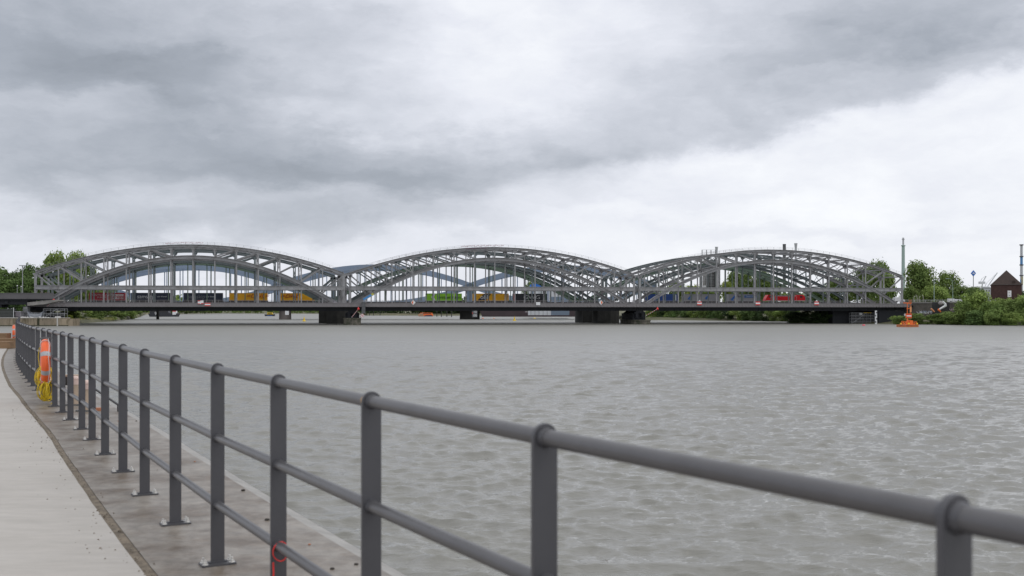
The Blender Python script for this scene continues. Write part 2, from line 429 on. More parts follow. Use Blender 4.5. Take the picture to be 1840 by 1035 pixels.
def strip(name, a, b, za, zb, m, zb_low=None):
    mb = MB(); n = len(a)
    vs = [(p.x, p.y, za) for p in a] + [(p.x, p.y, zb) for p in b]
    fs = [(i, i + n, i + 1 + n, i + 1) for i in range(n - 1)]
    mb.add(vs, fs)
    if zb_low is not None:
        vs = [(p.x, p.y, zb) for p in b] + [(p.x, p.y, zb_low) for p in b]; mb.add(vs, fs)
    o = mb.build(name, m); tag(o, kind='structure'); return o
strip('coping', inner, outer0, QZ, QZ, coping_m)
strip('coping_edge', outer0, outer, QZ, QZ - .045, edge_m, -1.2)
strip('joint', inner2, inner, QZ - .005, QZ - .004, joint_m)
mb = MB()
pl = [p for p in inner2 if p.y < 41]; far_l = [Vector((-60, p.y)) for p in pl]
n = len(pl); mb.add([(p.x, p.y, QZ + .004) for p in pl] + [(p.x, p.y, QZ + .004) for p in far_l], [(i, i + 1, i + 1 + n, i + n) for i in range(n - 1)])
tag(mb.build('path', path_m), kind='structure')
pl2 = [p for p in inner2 if p.y >= 40.5]; far2 = [p + Vector((-3.2, -.3)) for p in pl2]; n = len(pl2)
mb = MB(); mb.add([(p.x, p.y, QZ - .006) for p in pl2] + [(p.x, p.y, QZ - .006) for p in far2], [(i, i + 1, i + 1 + n, i + n) for i in range(n - 1)])
tag(mb.build('path', path_m), kind='structure')
mb = MB(); mb.add([(-60, 41, QZ), (pl[-1].x - .2, 41, QZ), (pl[-1].x - .2, 41, -1), (-60, 41, -1)], [(0, 1, 2, 3)])
mb.add([(far2[0].x, 41, QZ), (far2[-1].x, far2[-1].y, QZ), (far2[-1].x, far2[-1].y, -1), (far2[0].x, 41, -1)], [(0, 1, 2, 3)])
mb.add([(pl2[-1].x - 3.2, pl2[-1].y, QZ), (outer[-1].x, outer[-1].y, QZ), (outer[-1].x, outer[-1].y, -1), (pl2[-1].x - 3.2, pl2[-1].y, -1)], [(0, 1, 2, 3)])
tag(mb.build('quay_face', wall_m), kind='structure')

# dirt crumbs on path and coping (uncountable specks)
mb = MB()
s_in = arc(base_line)
for i in range(620):
    t = random.uniform(5, 26); p, d = at_s(base_line, s_in, t)
    o = random.choice((-.47 - abs(random.gauss(0, .16)), -.40 + random.gauss(0, .03), -.40 + random.gauss(0, .035), random.uniform(-.3, .85) if i % 4 == 0 else -.41))
    c = p + Vector((d.y, -d.x)) * o
    r_ = random.uniform(.0025, .0065) * (1.7 if random.random() < .07 else 1)
    mb.ball((c.x, c.y, QZ + .003 + r_ * .4), r_, 5, 4, (1, random.uniform(.7, 1.4), .7))
tag(mb.build('dirt_crumbs', joint_m), 'dark crumbs of dirt scattered along the joint of the quay', 'dirt', kind='stuff')

rail_m = mat('railing_paint', (.082, .082, .09), .36, .25, .06, 8, geo=False, bump=.0003, bscale=160)
rail_tube_m = mat('railing_tube_paint', (.112, .11, .115), .38, .35, .10, 9, geo=True, bump=.0003, bscale=160)
bolt_m = mat('bolt_zinc', (.8, .79, .76), .35, .7, .1, 40)
railing = thing('quay_railing', 'long dark grey steel railing with three tubes curving along the quay edge', 'railing', (0, 0, QZ))
ss = arc(rls)
# rails follow the posts; the posts sit at the measured points, then every 1.25 m
posts = [rl[i] for i in range(0, 16)]
s0 = None
for i in range(len(rls) - 1):
    if (rls[i] - rl[15]).length < .12: s0 = ss[i]; break
if s0 is None: s0 = 17.6
t = s0 + 1.22
while t < ss[-1] - .2: posts.append(at_s(rls, ss, t)[0]); t += 1.24
line = posts
def post_mesh():
    mb = MB(); w, th, h, r = .08, .015, 1.2, .04
    prof = [(-w / 2, .012), (w / 2, .012), (w / 2, h - r)] + [(r * math.cos(a), h - r + r * math.sin(a)) for a in np.linspace(0, math.pi, 13)[1:-1]] + [(-w / 2, h - r)]
    mb.prism(prof, -th / 2, th / 2)
    return mb
post0 = plate0 = None; bolts0 = []; collars0 = []
for i, p in enumerate(posts):
    a = posts[max(0, i - 1)]; b = posts[min(len(posts) - 1, i + 1)]; d = (b - a).normalized()
    rz = math.atan2(d.y, d.x) - math.pi / 2
    if post0 is None:
        post0 = post_mesh().build('post', rail_m, railing); pm = post0
        bv = post0.modifiers.new('bevel', 'BEVEL'); bv.width = .002; bv.segments = 2
        pb = MB(); pb.box(-.10, .10, -.05, .05, .0, .012); pb.box(-.055, .055, -.013, .013, .012, .022)
        plate0 = pb.build('base_plate', rail_m, post0)
        for bx in (-.078, .078):
            for by in (-.03, .03):
                bb = MB(); bb.cyl(0, 0, .012, .015, .017, seg=12); bb.cyl(0, 0, .015, .027, .012, seg=6); bb.cyl(0, 0, .027, .042, .007, seg=8)
                bo = bb.build('bolt', bolt_m, post0, loc=(bx, by, 0)); bolts0.append(bo)
        for hgt in (1.16, .755, .356):
            cb = MB(); cb.tube([(0, -.024, hgt), (0, -.010, hgt), (0, .010, hgt), (0, .024, hgt)], [.0250, .0300, .0300, .0250], 18)
            collars0.append(cb.build('collar', rail_m, post0, smooth=True))
    else:
        pm = cpy(post0, railing); cpy(plate0, pm)
        if i < 18:
            for cb in collars0: cpy(cb, pm)
        if 2 < i < 14:
            for bo in bolts0: cpy(bo, pm)
    pm.location = (p.x, p.y, 0); pm.rotation_euler = (0, 0, rz)
# the copies after the prototype share its mesh and bevel
for hgt in (1.16, .755, .356):
    pts = [(p.x, p.y, hgt) for p in [rl[0] * 2 - rl[1]] + posts]
    mb = MB()
    fine = []
    for a, b in zip(pts, pts[1:]):
        fine += [a]
    fine.append(pts[-1]); mb.tube(fine, .0242, 20)
    mb.build('rail', rail_tube_m, railing, smooth=True)
# sleeve joint and tapes
p5 = posts[5]; d5 = (posts[4] - posts[5]).normalized()

# red cable tie on the lowest rail
tie = MB(); c = posts[5]; pts = []
dd = (posts[4] - posts[5]).normalized(); nn = Vector((dd.y, -dd.x))
for k in range(22):
    a = 2 * math.pi * k / 22
    pts.append((c.x - nn.x * .036 * math.cos(a) + dd.x * .03, c.y - nn.y * .036 * math.cos(a) + dd.y * .03, QZ + .332 + .047 * math.sin(a) * (1 + .15 * math.cos(a))))
tie.tube(pts, .0028, 6, closed=True)
q = (c.x - nn.x * -.036 + dd.x * .035, c.y - nn.y * -.036 + dd.y * .035)
tie.tube([(q[0], q[1], QZ + .285), (q[0] + .002, q[1], QZ + .235), (q[0] - .001, q[1], QZ + .185)], .0038, 6)
tag(tie.build('cable_tie', mat('red_plastic', (.75, .02, .015), .35)), 'red cable tie looped round the lowest rail at a post', 'cable tie')
c = posts[4]; dd = (posts[5] - posts[4]).normalized(); tp = MB()
tp.tube([(c.x + dd.x * .035, c.y + dd.y * .035, QZ + 1.16), (c.x + dd.x * .047, c.y + dd.y * .047, QZ + 1.16)], .0256, 18)
tag(tp.build('tape', mat('orange_tape', (.65, .33, .06), .5), smooth=True), 'thin band of orange tape wrapped round the top rail beside a post', 'tape')

# ---- lifebuoys
def lifebuoy(pos, rz, label, near=True, scale=1.0):
    o = thing('lifebuoy', label, 'lifebuoy', pos, rz); o.scale = (scale,) * 3
    Rm, rt = .312, .068
    mb = MB(); pts = [(0, Rm * math.cos(a), Rm * math.sin(a)) for a in np.linspace(0, 2 * math.pi, 49)[:-1]]
    mb.tube(pts, rt, 18, closed=True); mb.build('ring', orange_l, o, smooth=True)
    for a0 in (25, 155, 205, 335):   # reflective bands
        b = MB(); aa = [R(a0 + q) for q in (-6, -3, 0, 3, 6)]
        b.tube([(0, Rm * math.cos(a), Rm * math.sin(a)) for a in aa], rt + .002, 18)
        b.build('reflective_band', galv, o, smooth=True)
    rp = MB(); ro = Rm + rt + .012; pts = []
    for k in range(72):
        a = 2 * math.pi * k / 72; sag = .018 * abs(math.sin(2 * a)); pts.append((.045 + .006 * math.sin(6 * a), (ro + sag) * math.cos(a), (ro + sag) * math.sin(a)))
    rp.tube(pts, .005, 6, closed=True)
    for a0 in (55, 68, 112, 235, 290):   # lashings round the ring
        a = R(a0); pts = []
        for k in range(16):
            f = 2 * math.pi * k / 16; rr = rt + .007
            pts.append(((rr) * math.sin(f), (Rm + rr * math.cos(f)) * math.cos(a + .02 * math.sin(f)), (Rm + rr * math.cos(f)) * math.sin(a + .02 * math.sin(f))))
        rp.tube(pts, .0055, 6, closed=True)
    rp.build('grab_line', offwhite, o, smooth=True)
    return o
hd = math.atan2(.877, -.48) - math.pi / 2
lb = lifebuoy((-7.575, 16.62, QZ + .665), hd - R(3), 'orange lifebuoy with grey bands hung on the railing above a yellow rope', True)
# bracket hooks
hk = MB()
for yy in (-.17, .15):
    hk.tube([(.10, yy, .40), (.0, yy, .40), (-.075, yy, .385), (-.085, yy, .43)], .006, 6)
    hk.tube([(.10, yy, -.32), (.0, yy, -.395), (-.085, yy, -.39), (-.09, yy, -.34)], .006, 6)
hk.build('hanging_hook', dkgrey, lb)
lifebuoy((-21.89, 45.0, QZ + .525), R(25.5), 'far small lifebuoy at the bend of the railing above brown timber', False, .9)

def rope_coil(loc, rz):
    rm = mat('yellow_rope', (.68, .50, .02), .6, 0, .15, 30, bump=.001, bscale=120)
    o = thing('rope_coil', 'bundle of yellow rope hanging in loose loops below the near lifebuoy', 'rope', loc, rz)
    rs = random.Random(3)
    for cy, cz, n_, rad, sq in ((.36, .0, 26, .14, 1.15), (-.10, -.19, 22, .095, 1.75)):
        mb = MB()
        for i in range(n_):
            r1 = rad * rs.uniform(.55, 1.08); ty = rs.uniform(-.4, .4); tx = rs.uniform(-1.0, 1.5); ox = rs.uniform(-.06, .06); oy = cy + rs.uniform(-.05, .05)
            pts = []
            for k in range(20):
                a = 2 * math.pi * k / 20
                y = r1 * math.cos(a); z = r1 * sq * math.sin(a)
                y2 = y * math.cos(ty) - z * math.sin(ty); z2 = y * math.sin(ty) + z * math.cos(ty)
                pts.append((ox + y2 * math.sin(tx) + .01 * math.sin(3 * a + i), oy + y2 * math.cos(tx), cz + z2 - .04 * abs(math.sin(a * .5))))
            mb.tube(pts, .0065, 6, closed=True)
        mb.build('coil', rm, o, smooth=True)
    mb = MB()
    mb.tube([(-.06, .06, .50), (-.10, .12, .46), (-.115, .14, .32), (-.10, .12, .18), (-.05, .1, .02)], .006, 6)
    mb.tube([(0, .25, -.05), (-.02, .20, -.28), (-.03, .16, -.40), (-.02, -.02, -.36), (0, -.08, -.3)], .0065, 6)
    mb.tube([(0.08, -.2, -.1), (.1, -.36, -.12), (.1, -.4, -.35), (.04, -.3, -.42)], .0065, 6)
    mb.build('loose_strand', rm, o, smooth=True)
rope_coil((-7.52, 16.55, QZ + .44), hd)

# ---- objects on the coping outside the railing
def coil_at(t, off, z=0):
    p, d = at_s(base_line, s_in, t); q = p + Vector((d.y, -d.x)) * off; return (q.x, q.y, QZ + z), math.atan2(d.y, d.x) - math.pi / 2
beige = mat('weathered_timber', (.42, .33, .25), .8, 0, .25, 6, stretch=(1, 1, .2), bump=.004, bscale=30)
def bollard(px, py, d, h, label):
    o = thing('mooring_post', label, 'bollard', (X(px, d), d, QZ), 0, 'mooring posts outside the railing')
    mb = MB(); mb.cyl(0, 0, .02, h, .055, .05, 16); mb.build('shaft', beige, o, smooth=True)
    mb = MB(); mb.ball((0, 0, h), .062, 14, 8, (1, 1, .8)); mb.cyl(0, 0, h - .09, h - .02, .06, seg=16); mb.build('cap', mat('pinkish_cap', (.62, .47, .42), .6), o, smooth=True)
    mb = MB(); mb.box(-.13, .13, -.09, .09, .002, .02); mb.build('base_plate', dkgrey, o)
bollard(155.5, 738, 15.35, .42, 'short beige post with pink cap standing nearer behind the railing')
bollard(135.5, 727, 16.3, .42, 'short beige post with pink cap standing farther behind the railing')
# dark handrail of a ladder going down to the water
lad = thing('quay_ladder', 'sloping dark handrail of a ladder leading down off the quay', 'ladder', (X(185, 15.7), 15.7, QZ))
mb = MB()
p0 = P(150, 685, 16.6) - lad.location; p1 = P(212, 727, 15.3) - lad.location; p2 = P(229, 738, 15.3) - lad.location
mb.tube([p0 + Vector((-.3, .3, .02)), p0, p1, p2], .016, 8)
mb.build('handrail', dark, lad, smooth=True)
mb = MB(); mb.tube([p1, p1 + Vector((0, 0, -.3))], .014, 8); mb.tube([p0, p0 + Vector((0, 0, -.42))], .014, 8); mb.build('upright', dark, lad)
bk = MB(); c = P(177, 738, 15.4); bk.box(c.x - .04, c.x + .05, c.y - .05, c.y + .06, QZ + .002, QZ + .045, rz=.3)
tag(bk.build('brick', mat('orange_brick', (.42, .17, .09), .85, 0, .2, 20)), 'orange brick lying on the coping beyond the railing', 'brick')
bx = thing('equipment_box', 'small dark box on the coping behind the railing near the lifebuoy', 'box', (X(128, 16.9), 16.9, QZ))
mb = MB(); mb.box(-.14, .14, -.1, .1, .28, .42); mb.build('body', dark, bx)
mb = MB(); mb.box(-.15, .15, -.11, .11, .42, .445); mb.build('lid', beige, bx)
mb = MB(); mb.cyl(0, .02, 0, .28, .02, seg=10); mb.build('stand', dkgrey, bx)
for i, (px, py) in enumerate(((212, 757), (245, 757), (437, 882), (556, 979), (597, 1023), (480, 935), (350, 830), (640, 1015))):
    d = F * 1.515 / (py - 557); mb = MB(); r_ = .007 + .003 * (i % 3)
    mb.ball((0, 0, r_ * .5), r_, 7, 5, (1.5, 1, .7))
    o = mb.build('pebble', mat('dark_pebble', (.05, .045, .04), .9) if i % 3 != 0 else mat('orange_brick', (.4, .2, .1)), None, loc=(X(px, d), d, QZ))
    tag(o, 'small loose stone chip on the wet coping outside the railing', 'stone', 'stone chips on the coping')

# timbers where the path ends
wood = mat('brown_timber', (.25, .155, .085), .8, 0, .25, 1.5, stretch=(.25, 3, 3), geo=True, bump=.01, bscale=20)
TB = [(-26.0, -19.75, 40.2, 40.75, 0.0, .27, 'brown squared timber lying frontmost at the end of the path'),
      (-27.0, -20.6, 42.2, 42.75, .02, .34, 'brown squared timber lying behind the front one at the path end'),
      (-27.2, -22.1, 44.6, 45.1, .05, .50, 'rearmost brown squared timber at the end of the path')]
for x0, x1, y0, y1, rz, h, lb_ in TB:
    mb = MB(); w = (x1 - x0) / 2; mb.box(-w, w, -(y1 - y0) / 2, (y1 - y0) / 2, .006, h)
    o = mb.build('timber_beam', wood, None, loc=((x0 + x1) / 2, (y0 + y1) / 2, QZ)); o.rotation_euler = (0, 0, rz); tag(o, lb_, 'timber')

# ------------------------------------------------------------------ terrain
ground_m = mat('bank_soil', (.10, .10, .055), .9, 0, .3, .08, geo=True, col2=(.17, .15, .09), s2=.02)
edge = [(-1400, 250), (-500, 300), (-60, 332), (112, 352), (121, 384), (150, 410), (200, 470), (228, 545), (250, 720), (262, 1200), (400, 1500), (630, 1400), (660, 960), (1040, 930),
        (1120, 560), (1185, 530), (1300, 500), (1415, 470), (1425, 405), (1500, 392), (1600, 382), (1700, 362), (1850, 345), (2300, 320), (4500, 250)]
A = [(X(p, d), d) for p, d in edge]
n = len(A); mb = MB()
vs = [(x, y, -.6) for x, y in A] + [(x * (1 + 7 / y), y + 7, 1.1) for x, y in A] + [(x * (1 + 26 / y), y + 26, 2.0) for x, y in A] + [(x * 4000 / y, 4000 + y * .01, 2.2) for x, y in A]
mb.add(vs, [(r_ * n + i, r_ * n + i + 1, (r_ + 1) * n + i + 1, (r_ + 1) * n + i) for r_ in range(3) for i in range(n - 1)])
tag(mb.build('river_bank', ground_m), kind='structure')

# ------------------------------------------------------------------ foliage
def foliage(name, c1, c2, var=.35):
    return mat(name, c1, .75, 0, var, .35, geo=True, col2=c2, f2=(.38, .62), s2=.22, obj_var=.16, spec=.15, transl=.18)
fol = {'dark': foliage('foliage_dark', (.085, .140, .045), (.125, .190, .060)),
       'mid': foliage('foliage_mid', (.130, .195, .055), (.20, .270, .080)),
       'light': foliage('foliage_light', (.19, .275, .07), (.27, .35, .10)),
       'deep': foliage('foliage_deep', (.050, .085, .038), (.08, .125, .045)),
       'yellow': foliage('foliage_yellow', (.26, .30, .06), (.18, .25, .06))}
def crown_mesh(seed, n_lobe, n_leaf, spread=(1, 1), zr=(.25, 1.0), leaf=.055, solid=.75):
    """unit crown: footprint radius 1, height 1; many leaf-clump quads round random lobes"""
    r = np.random.default_rng(seed); mb = MB(); lobes = []
    for i in range(n_lobe):
        z = r.uniform(zr[0] + .08, zr[1] - .12); a = r.uniform(0, 6.28)
        env = math.sin(math.pi * min(1, max(0, (z - zr[0] * .6) / (1.05 - zr[0] * .6)))) ** .6
        rad = env * r.uniform(.15, .72)
        lobes.append((rad * math.cos(a), rad * math.sin(a), z, r.uniform(.24, .42)))
    tot = sum(l[3] ** 2 for l in lobes)
    for x, y, z, q in lobes:
        for k in range(int(n_leaf * q * q / tot)):
            v = r.normal(size=3); v /= np.linalg.norm(v); rr = q * (r.random() ** .35) * (1 + .12 * r.normal())
            c = Vector((x + v[0] * rr, y + v[1] * rr, z + v[2] * rr * .42))
            if c.z < zr[0] - .05 and zr[0] > .1: continue
            c.z = max(.0, c.z)
            nrm = Vector((v[0] + .6 * r.normal(), v[1] + .6 * r.normal(), v[2] + .5 + .6 * r.normal())).normalized()
            t = nrm.orthogonal().normalized(); b = nrm.cross(t); s_ = leaf * r.uniform(.5, 1.3); a = r.uniform(0, 6.28)
            t, b = t * math.cos(a) + b * math.sin(a), b * math.cos(a) - t * math.sin(a)
            T = Vector((t.x, t.y, t.z * .55)) * s_; Bv = Vector((b.x, b.y, b.z * .55)) * s_ * .7
            mb.add([c - T, c - Bv * .9, c + T * .9, c + Bv], [(0, 1, 2, 3)])
    return mb, lobes
TREEP = {}
def tree_proto(kind, seed):
    key = (kind, seed)
    if key in TREEP: return TREEP[key]
    if kind == 'bush': mb, lobes = crown_mesh(seed, 26, 3600, zr=(0.0, .98), leaf=.062)
    elif kind == 'tall': mb, lobes = crown_mesh(seed, 34, 6000, zr=(.12, 1.0), leaf=.056)
    else: mb, lobes = crown_mesh(seed, 42, 7500, zr=(.06, 1.0), leaf=.050)
    me = bpy.data.meshes.new('crown'); me.from_pydata(mb.v, [], mb.f)
    tr = MB(); tr.tube([(0, 0, 0), (.015, 0, .3), (0, .02, .62), (.02, 0, .85)], [.05, .035, .022, .008], 8)
    for (x, y, z, q) in lobes[:7]:
        tr.tube([(0, 0, max(.06, z * .5)), (x * .5, y * .5, z * .8), (x, y, z)], [.022, .014, .005], 5)
    mt = bpy.data.meshes.new('trunk'); mt.from_pydata(tr.v, [], tr.f); mt.materials.append(trunkm)
    TREEP[key] = (me, mt); return TREEP[key]
CROWN = {}
def tree(px0, px1, ytop, ybase, d, col, label, kind='tree', seed=None, group=None, name=None, cat=None, depth=1.0):
    seed = seed if seed is not None else random.randint(0, 4)
    me, mt = tree_proto(kind, seed % 5)
    k = (id(me), col)
    if k not in CROWN:
        m2 = me.copy(); m2.materials.clear(); m2.materials.append(fol[col]); CROWN[k] = m2
    w = (px1 - px0) / F * d / 2; zb = Z(ybase, d); h = Z(ytop, d) - zb
    o = thing(name or ('bush' if kind == 'bush' else 'tree'), label, cat or ('bush' if kind == 'bush' else 'tree'), (X((px0 + px1) / 2, d), d, zb), random.uniform(0, 6.28), group)
    o.scale = (w * 1.16, w * 1.16 * depth, h * (1.08 if kind == 'bush' else 1.04))
    c = bpy.data.objects.new('crown', CROWN[k]); COL.objects.link(c); c.parent = o
    if kind != 'bush':
        t_ = bpy.data.objects.new('trunk', mt); COL.objects.link(t_); t_.parent = o
    return o
# left bank, behind the viaduct
G1 = 'trees behind the viaduct at the far left'
for a, b, yt, d, cl, lb_ in (
    (-60, 30, 474, 402, 'dark', 'dark green tree at the far left edge behind the dark parapet'),
    (10, 62, 487, 396, 'dark', 'dark green tree just left of the bridge behind the street lamp'),
    (38, 92, 470, 405, 'dark', 'dark green round tree rising behind the left end of the truss'),
    (76, 118, 452, 430, 'light', 'pale green tree above the left end of the bridge, taller left one'),
    (112, 156, 452, 436, 'light', 'pale green tree above the left end of the bridge, right one of two'),
    (130, 178, 468, 440, 'mid', 'tree seen through the left end panels of the truss')):
    tree(a, b, yt, 562, d, cl, lb_, 'tall', group=G1)
tree(-70, 25, 492, 562, 380, 'dark', 'lower dark tree in front at the far left edge', 'tree', group=G1)
tree(20, 75, 500, 562, 385, 'dark', 'lower dark tree in front behind the small path lamps', 'tree', group=G1)
tree(62, 120, 497, 562, 388, 'dark', 'lower dark tree under the first truss panels', 'tree', group=G1)
tree(150, 215, 520, 566, 470, 'mid', 'low green tree behind the dark red container', 'tree', group=G1)
tree(190, 232, 530, 566, 490, 'dark', 'low tree between the dark red and first navy container', 'tree', group=G1)
for i in range(7):  # shrub row added to close the bright sky gap below the viaduct
    px = -40 + i * 21; tree(px - 17, px + 17, 538 + (i % 3) * 2, 571, 366 + i, 'deep' if i % 2 else 'dark', 'dark shrub added to fill the sky gap under the viaduct behind the quay wall', 'bush', seed=i, group='shrubs behind the left quay wall')
# left shore bushes under the bridge
G2 = 'bushes along the left shore under the bridge'
for i, (a, b, yt, yb, d, cl) in enumerate(((104, 140, 556, 575, 402, 'mid'), (120, 165, 552, 575, 428, 'light'), (150, 190, 553, 575, 452, 'mid'), (175, 215, 554, 575, 482, 'light'),
                                     (195, 232, 553, 574, 520, 'mid'), (215, 246, 554, 573, 590, 'light'), (230, 256, 556, 570, 760, 'mid'), (100, 124, 563, 578, 380, 'mid'), (112, 132, 566, 578, 392, 'yellow'))):
    tree(a, b, yt, yb, d, cl, 'green shore bush in the row under the left arch', 'bush', seed=i, group=G2)
tg = MB()   # tall grass
for i in range(5200):
    px = random.uniform(119, 205); d = 386 + (px - 118) * 1.06 + random.uniform(1, 20); x = X(px, d); h = random.uniform(.7, 1.5)
    a = random.uniform(0, 3.14); c_, s_ = math.cos(a) * .13, math.sin(a) * .13
    zb = .5
    tg.add([(x - c_, d - s_, zb), (x + c_, d + s_, zb), (x + random.uniform(-.3, .3), d, zb + h)], [(0, 1, 2)])
tag(tg.build('shore_grass', mat('dry_reed', (.42, .42, .17), .8, 0, .3, .3, geo=True, transl=.2)), 'pale tall grass on the left shore under the bridge', 'grass', kind='stuff')
# far tree lines
def treeline(px0, px1, d0, d1, ytops, col, label, nclump=140, zb=1.0):
    mb = MB(); r = np.random.default_rng(int(px0 + 3000))
    for i in range(nclump):
        f = r.random(); px = px0 + (px1 - px0) * f; d = d0 + (d1 - d0) * f + r.uniform(0, 30)
        yt = np.interp(px, [a for a, _ in ytops], [b for _, b in ytops]); top = Z(yt, d) * r.uniform(.62, 1.0); w = max(3.0, top * .42)
        for k in range(130):
            v = r.normal(size=3); v /= np.linalg.norm(v); q = r.random() ** .4
            c = Vector((X(px, d) + v[0] * w * q, d + v[1] * w * q, zb + (top - zb) * (.5 + .5 * v[2] * q)))
            s_ = w * .13 * r.uniform(.6, 1.4); nv = Vector(r.normal(size=3)).normalized(); t = nv.orthogonal() * s_; b = nv.cross(t)
            mb.add([c - t, c - b * .8, c + t, c + b * .7], [(0, 1, 2, 3)])
    tag(mb.build('tree_line', fol[col]), label, 'trees', kind='stuff')
treeline(225, 660, 1230, 1420, [(225, 549), (290, 531), (325, 526), (350, 534), (420, 546), (560, 549), (640, 541)], 'mid', 'far-off wood along the river seen under the left arch', 190)
treeline(640, 1060, 985, 945, [(640, 543), (700, 540), (790, 526), (820, 531), (870, 524), (905, 531), (960, 525), (1060, 530)], 'deep', 'far wood behind the middle arch above the water', 190)
tree(936, 975, 507, 562, 700, 'mid', 'tree beside the blue roofed hall behind the middle arch', 'tree')
# right: trees behind the third arch
G3 = 'trees behind the right arch'
for i, (a, b, yt, d, cl) in enumerate(((1160, 1200, 520, 600, 'mid'), (1196, 1232, 503, 600, 'light'), (1226, 1262, 512, 590, 'yellow'), (1255, 1300, 520, 600, 'mid'), (1296, 1336, 487, 560, 'mid'),
                                      (1325, 1362, 479, 570, 'mid'), (1352, 1392, 486, 560, 'mid'), (1296, 1318, 505, 545, 'yellow'), (1375, 1408, 508, 580, 'mid'), (1400, 1450, 525, 580, 'mid'),
                                      (1440, 1490, 515, 600, 'dark'), (1480, 1540, 500, 520, 'mid'), (1530, 1575, 478, 500, 'mid'), (1556, 1606, 470, 470, 'mid'), (1575, 1612, 492, 452, 'mid'))):
    tree(a, b, yt, 562, d, cl, 'green tree in the row seen through the right arch', 'tall' if i % 3 else 'tree', seed=i, group=G3)
G4 = 'shore bushes under the right arch'
for i in range(17):
    px = 1172 + i * 15.5; d = 545 - i * 5.5
    tree(px - 15, px + 17, random.uniform(545, 553), 577.5, d + 8, ('dark', 'deep', 'mid', 'dark')[i % 4] if i % 5 else 'light', 'green bush in the row on the shore under the right arch', 'bush', seed=i, group=G4)
for i in range(6):
    px = 1424 + i * 14; tree(px - 16, px + 16, 557 + (i % 2) * 2, 581, 402 - i * 1.5, 'deep', 'dark green bush on the bank in the shade beside the right abutment', 'bush', seed=i, group='bushes beside the right abutment')
# right of the bridge
tree(1618, 1684, 470, 562, 455, 'mid', 'large round tree right of the bridge end in front of the tall chimney', 'tree', seed=1)
tree(1676, 1728, 488, 562, 462, 'mid', 'round tree with a rounded top right of the large round tree', 'tree', seed=2)
tree(1650, 1712, 515, 562, 430, 'light', 'bright green bushy tree below the two large trees', 'tree', seed=3)
tree(1616, 1655, 512, 562, 432, 'mid', 'small tree directly right of the bridge end post', 'tree', seed=0)
tree(1704, 1756, 514, 560, 440, 'mid', 'low green tree right of the two large trees', 'tree', seed=4)
tree(1735, 1762, 516, 560, 430, 'dark', 'small dark tree under the blue diamond sign', 'tree', seed=1)
G5 = 'bushes on the right shore'
rb = [(1598, 1625, 566, 583, 374, 'light'), (1604, 1634, 568, 583, 368, 'mid'), (1630, 1664, 563, 583, 370, 'mid'), (1650, 1684, 566, 583, 368, 'mid'), (1668, 1704, 564, 583, 366, 'mid'),
      (1686, 1724, 558, 583, 366, 'light'), (1694, 1732, 560, 584, 358, 'mid'), (1708, 1748, 541, 584, 358, 'mid'), (1722, 1780, 525, 584, 360, 'light'), (1736, 1772, 518, 584, 366, 'mid'),
      (1760, 1806, 540, 585, 350, 'mid'), (1770, 1816, 535, 585, 362, 'light'), (1788, 1836, 538, 585, 350, 'mid'), (1806, 1850, 533, 585, 364, 'light'), (1820, 1866, 536, 586, 346, 'mid'),
      (1818, 1850, 520, 560, 400, 'dark'), (1836, 1900, 525, 586, 352, 'mid'), (1730, 1775, 558, 585, 350, 'dark'), (1768, 1800, 562, 585, 345, 'mid'), (1800, 1840, 562, 586, 342, 'light')]
for i, (a, b, yt, yb, d, cl) in enumerate(rb):
    tree(a, b, yt, yb, d, cl, 'green bush in the dense thicket along the right shore', 'bush', seed=i, group=G5)

# ------------------------------------------------------------------ the front bridge
BR = math.atan2(14.88, 103.9)
BO = Vector((-162.1, 346.0, 0))
def BW(s, w, z=0): return Vector((BO.x + s * math.cos(BR) - w * math.sin(BR), BO.y + s * math.sin(BR) + w * math.cos(BR), z))
def s_of(px, w):   # station along the bridge seen at photo column px on the plane w behind the front truss
    k = (px - 920) / F; c, s_ = math.cos(BR), math.sin(BR)
    return (k * (BO.y + w * c) - BO.x + w * s_) / (c - k * s_)
ZU0, ZU1 = 18.0, 27.4      # upper chord centre at ends and crown
ZL0, ZL1 = 7.4, 23.5
def zu(t): return ZU0 + (ZU1 - ZU0) * 4 * t * (1 - t)
def zl(t):
    q = (t - .022) / .956; return ZL0 + (ZL1 - ZL0) * 4 * q * (1 - q)
SP = 102.8; NP = 14
def chord_pts(fn, t0, t1, n=28): return [(t * SP, 0, fn(t)) for t in np.linspace(t0, t1, n + 1)]
SKEW = -.14   # the planes are skewed: each metre back shifts this far along the bridge
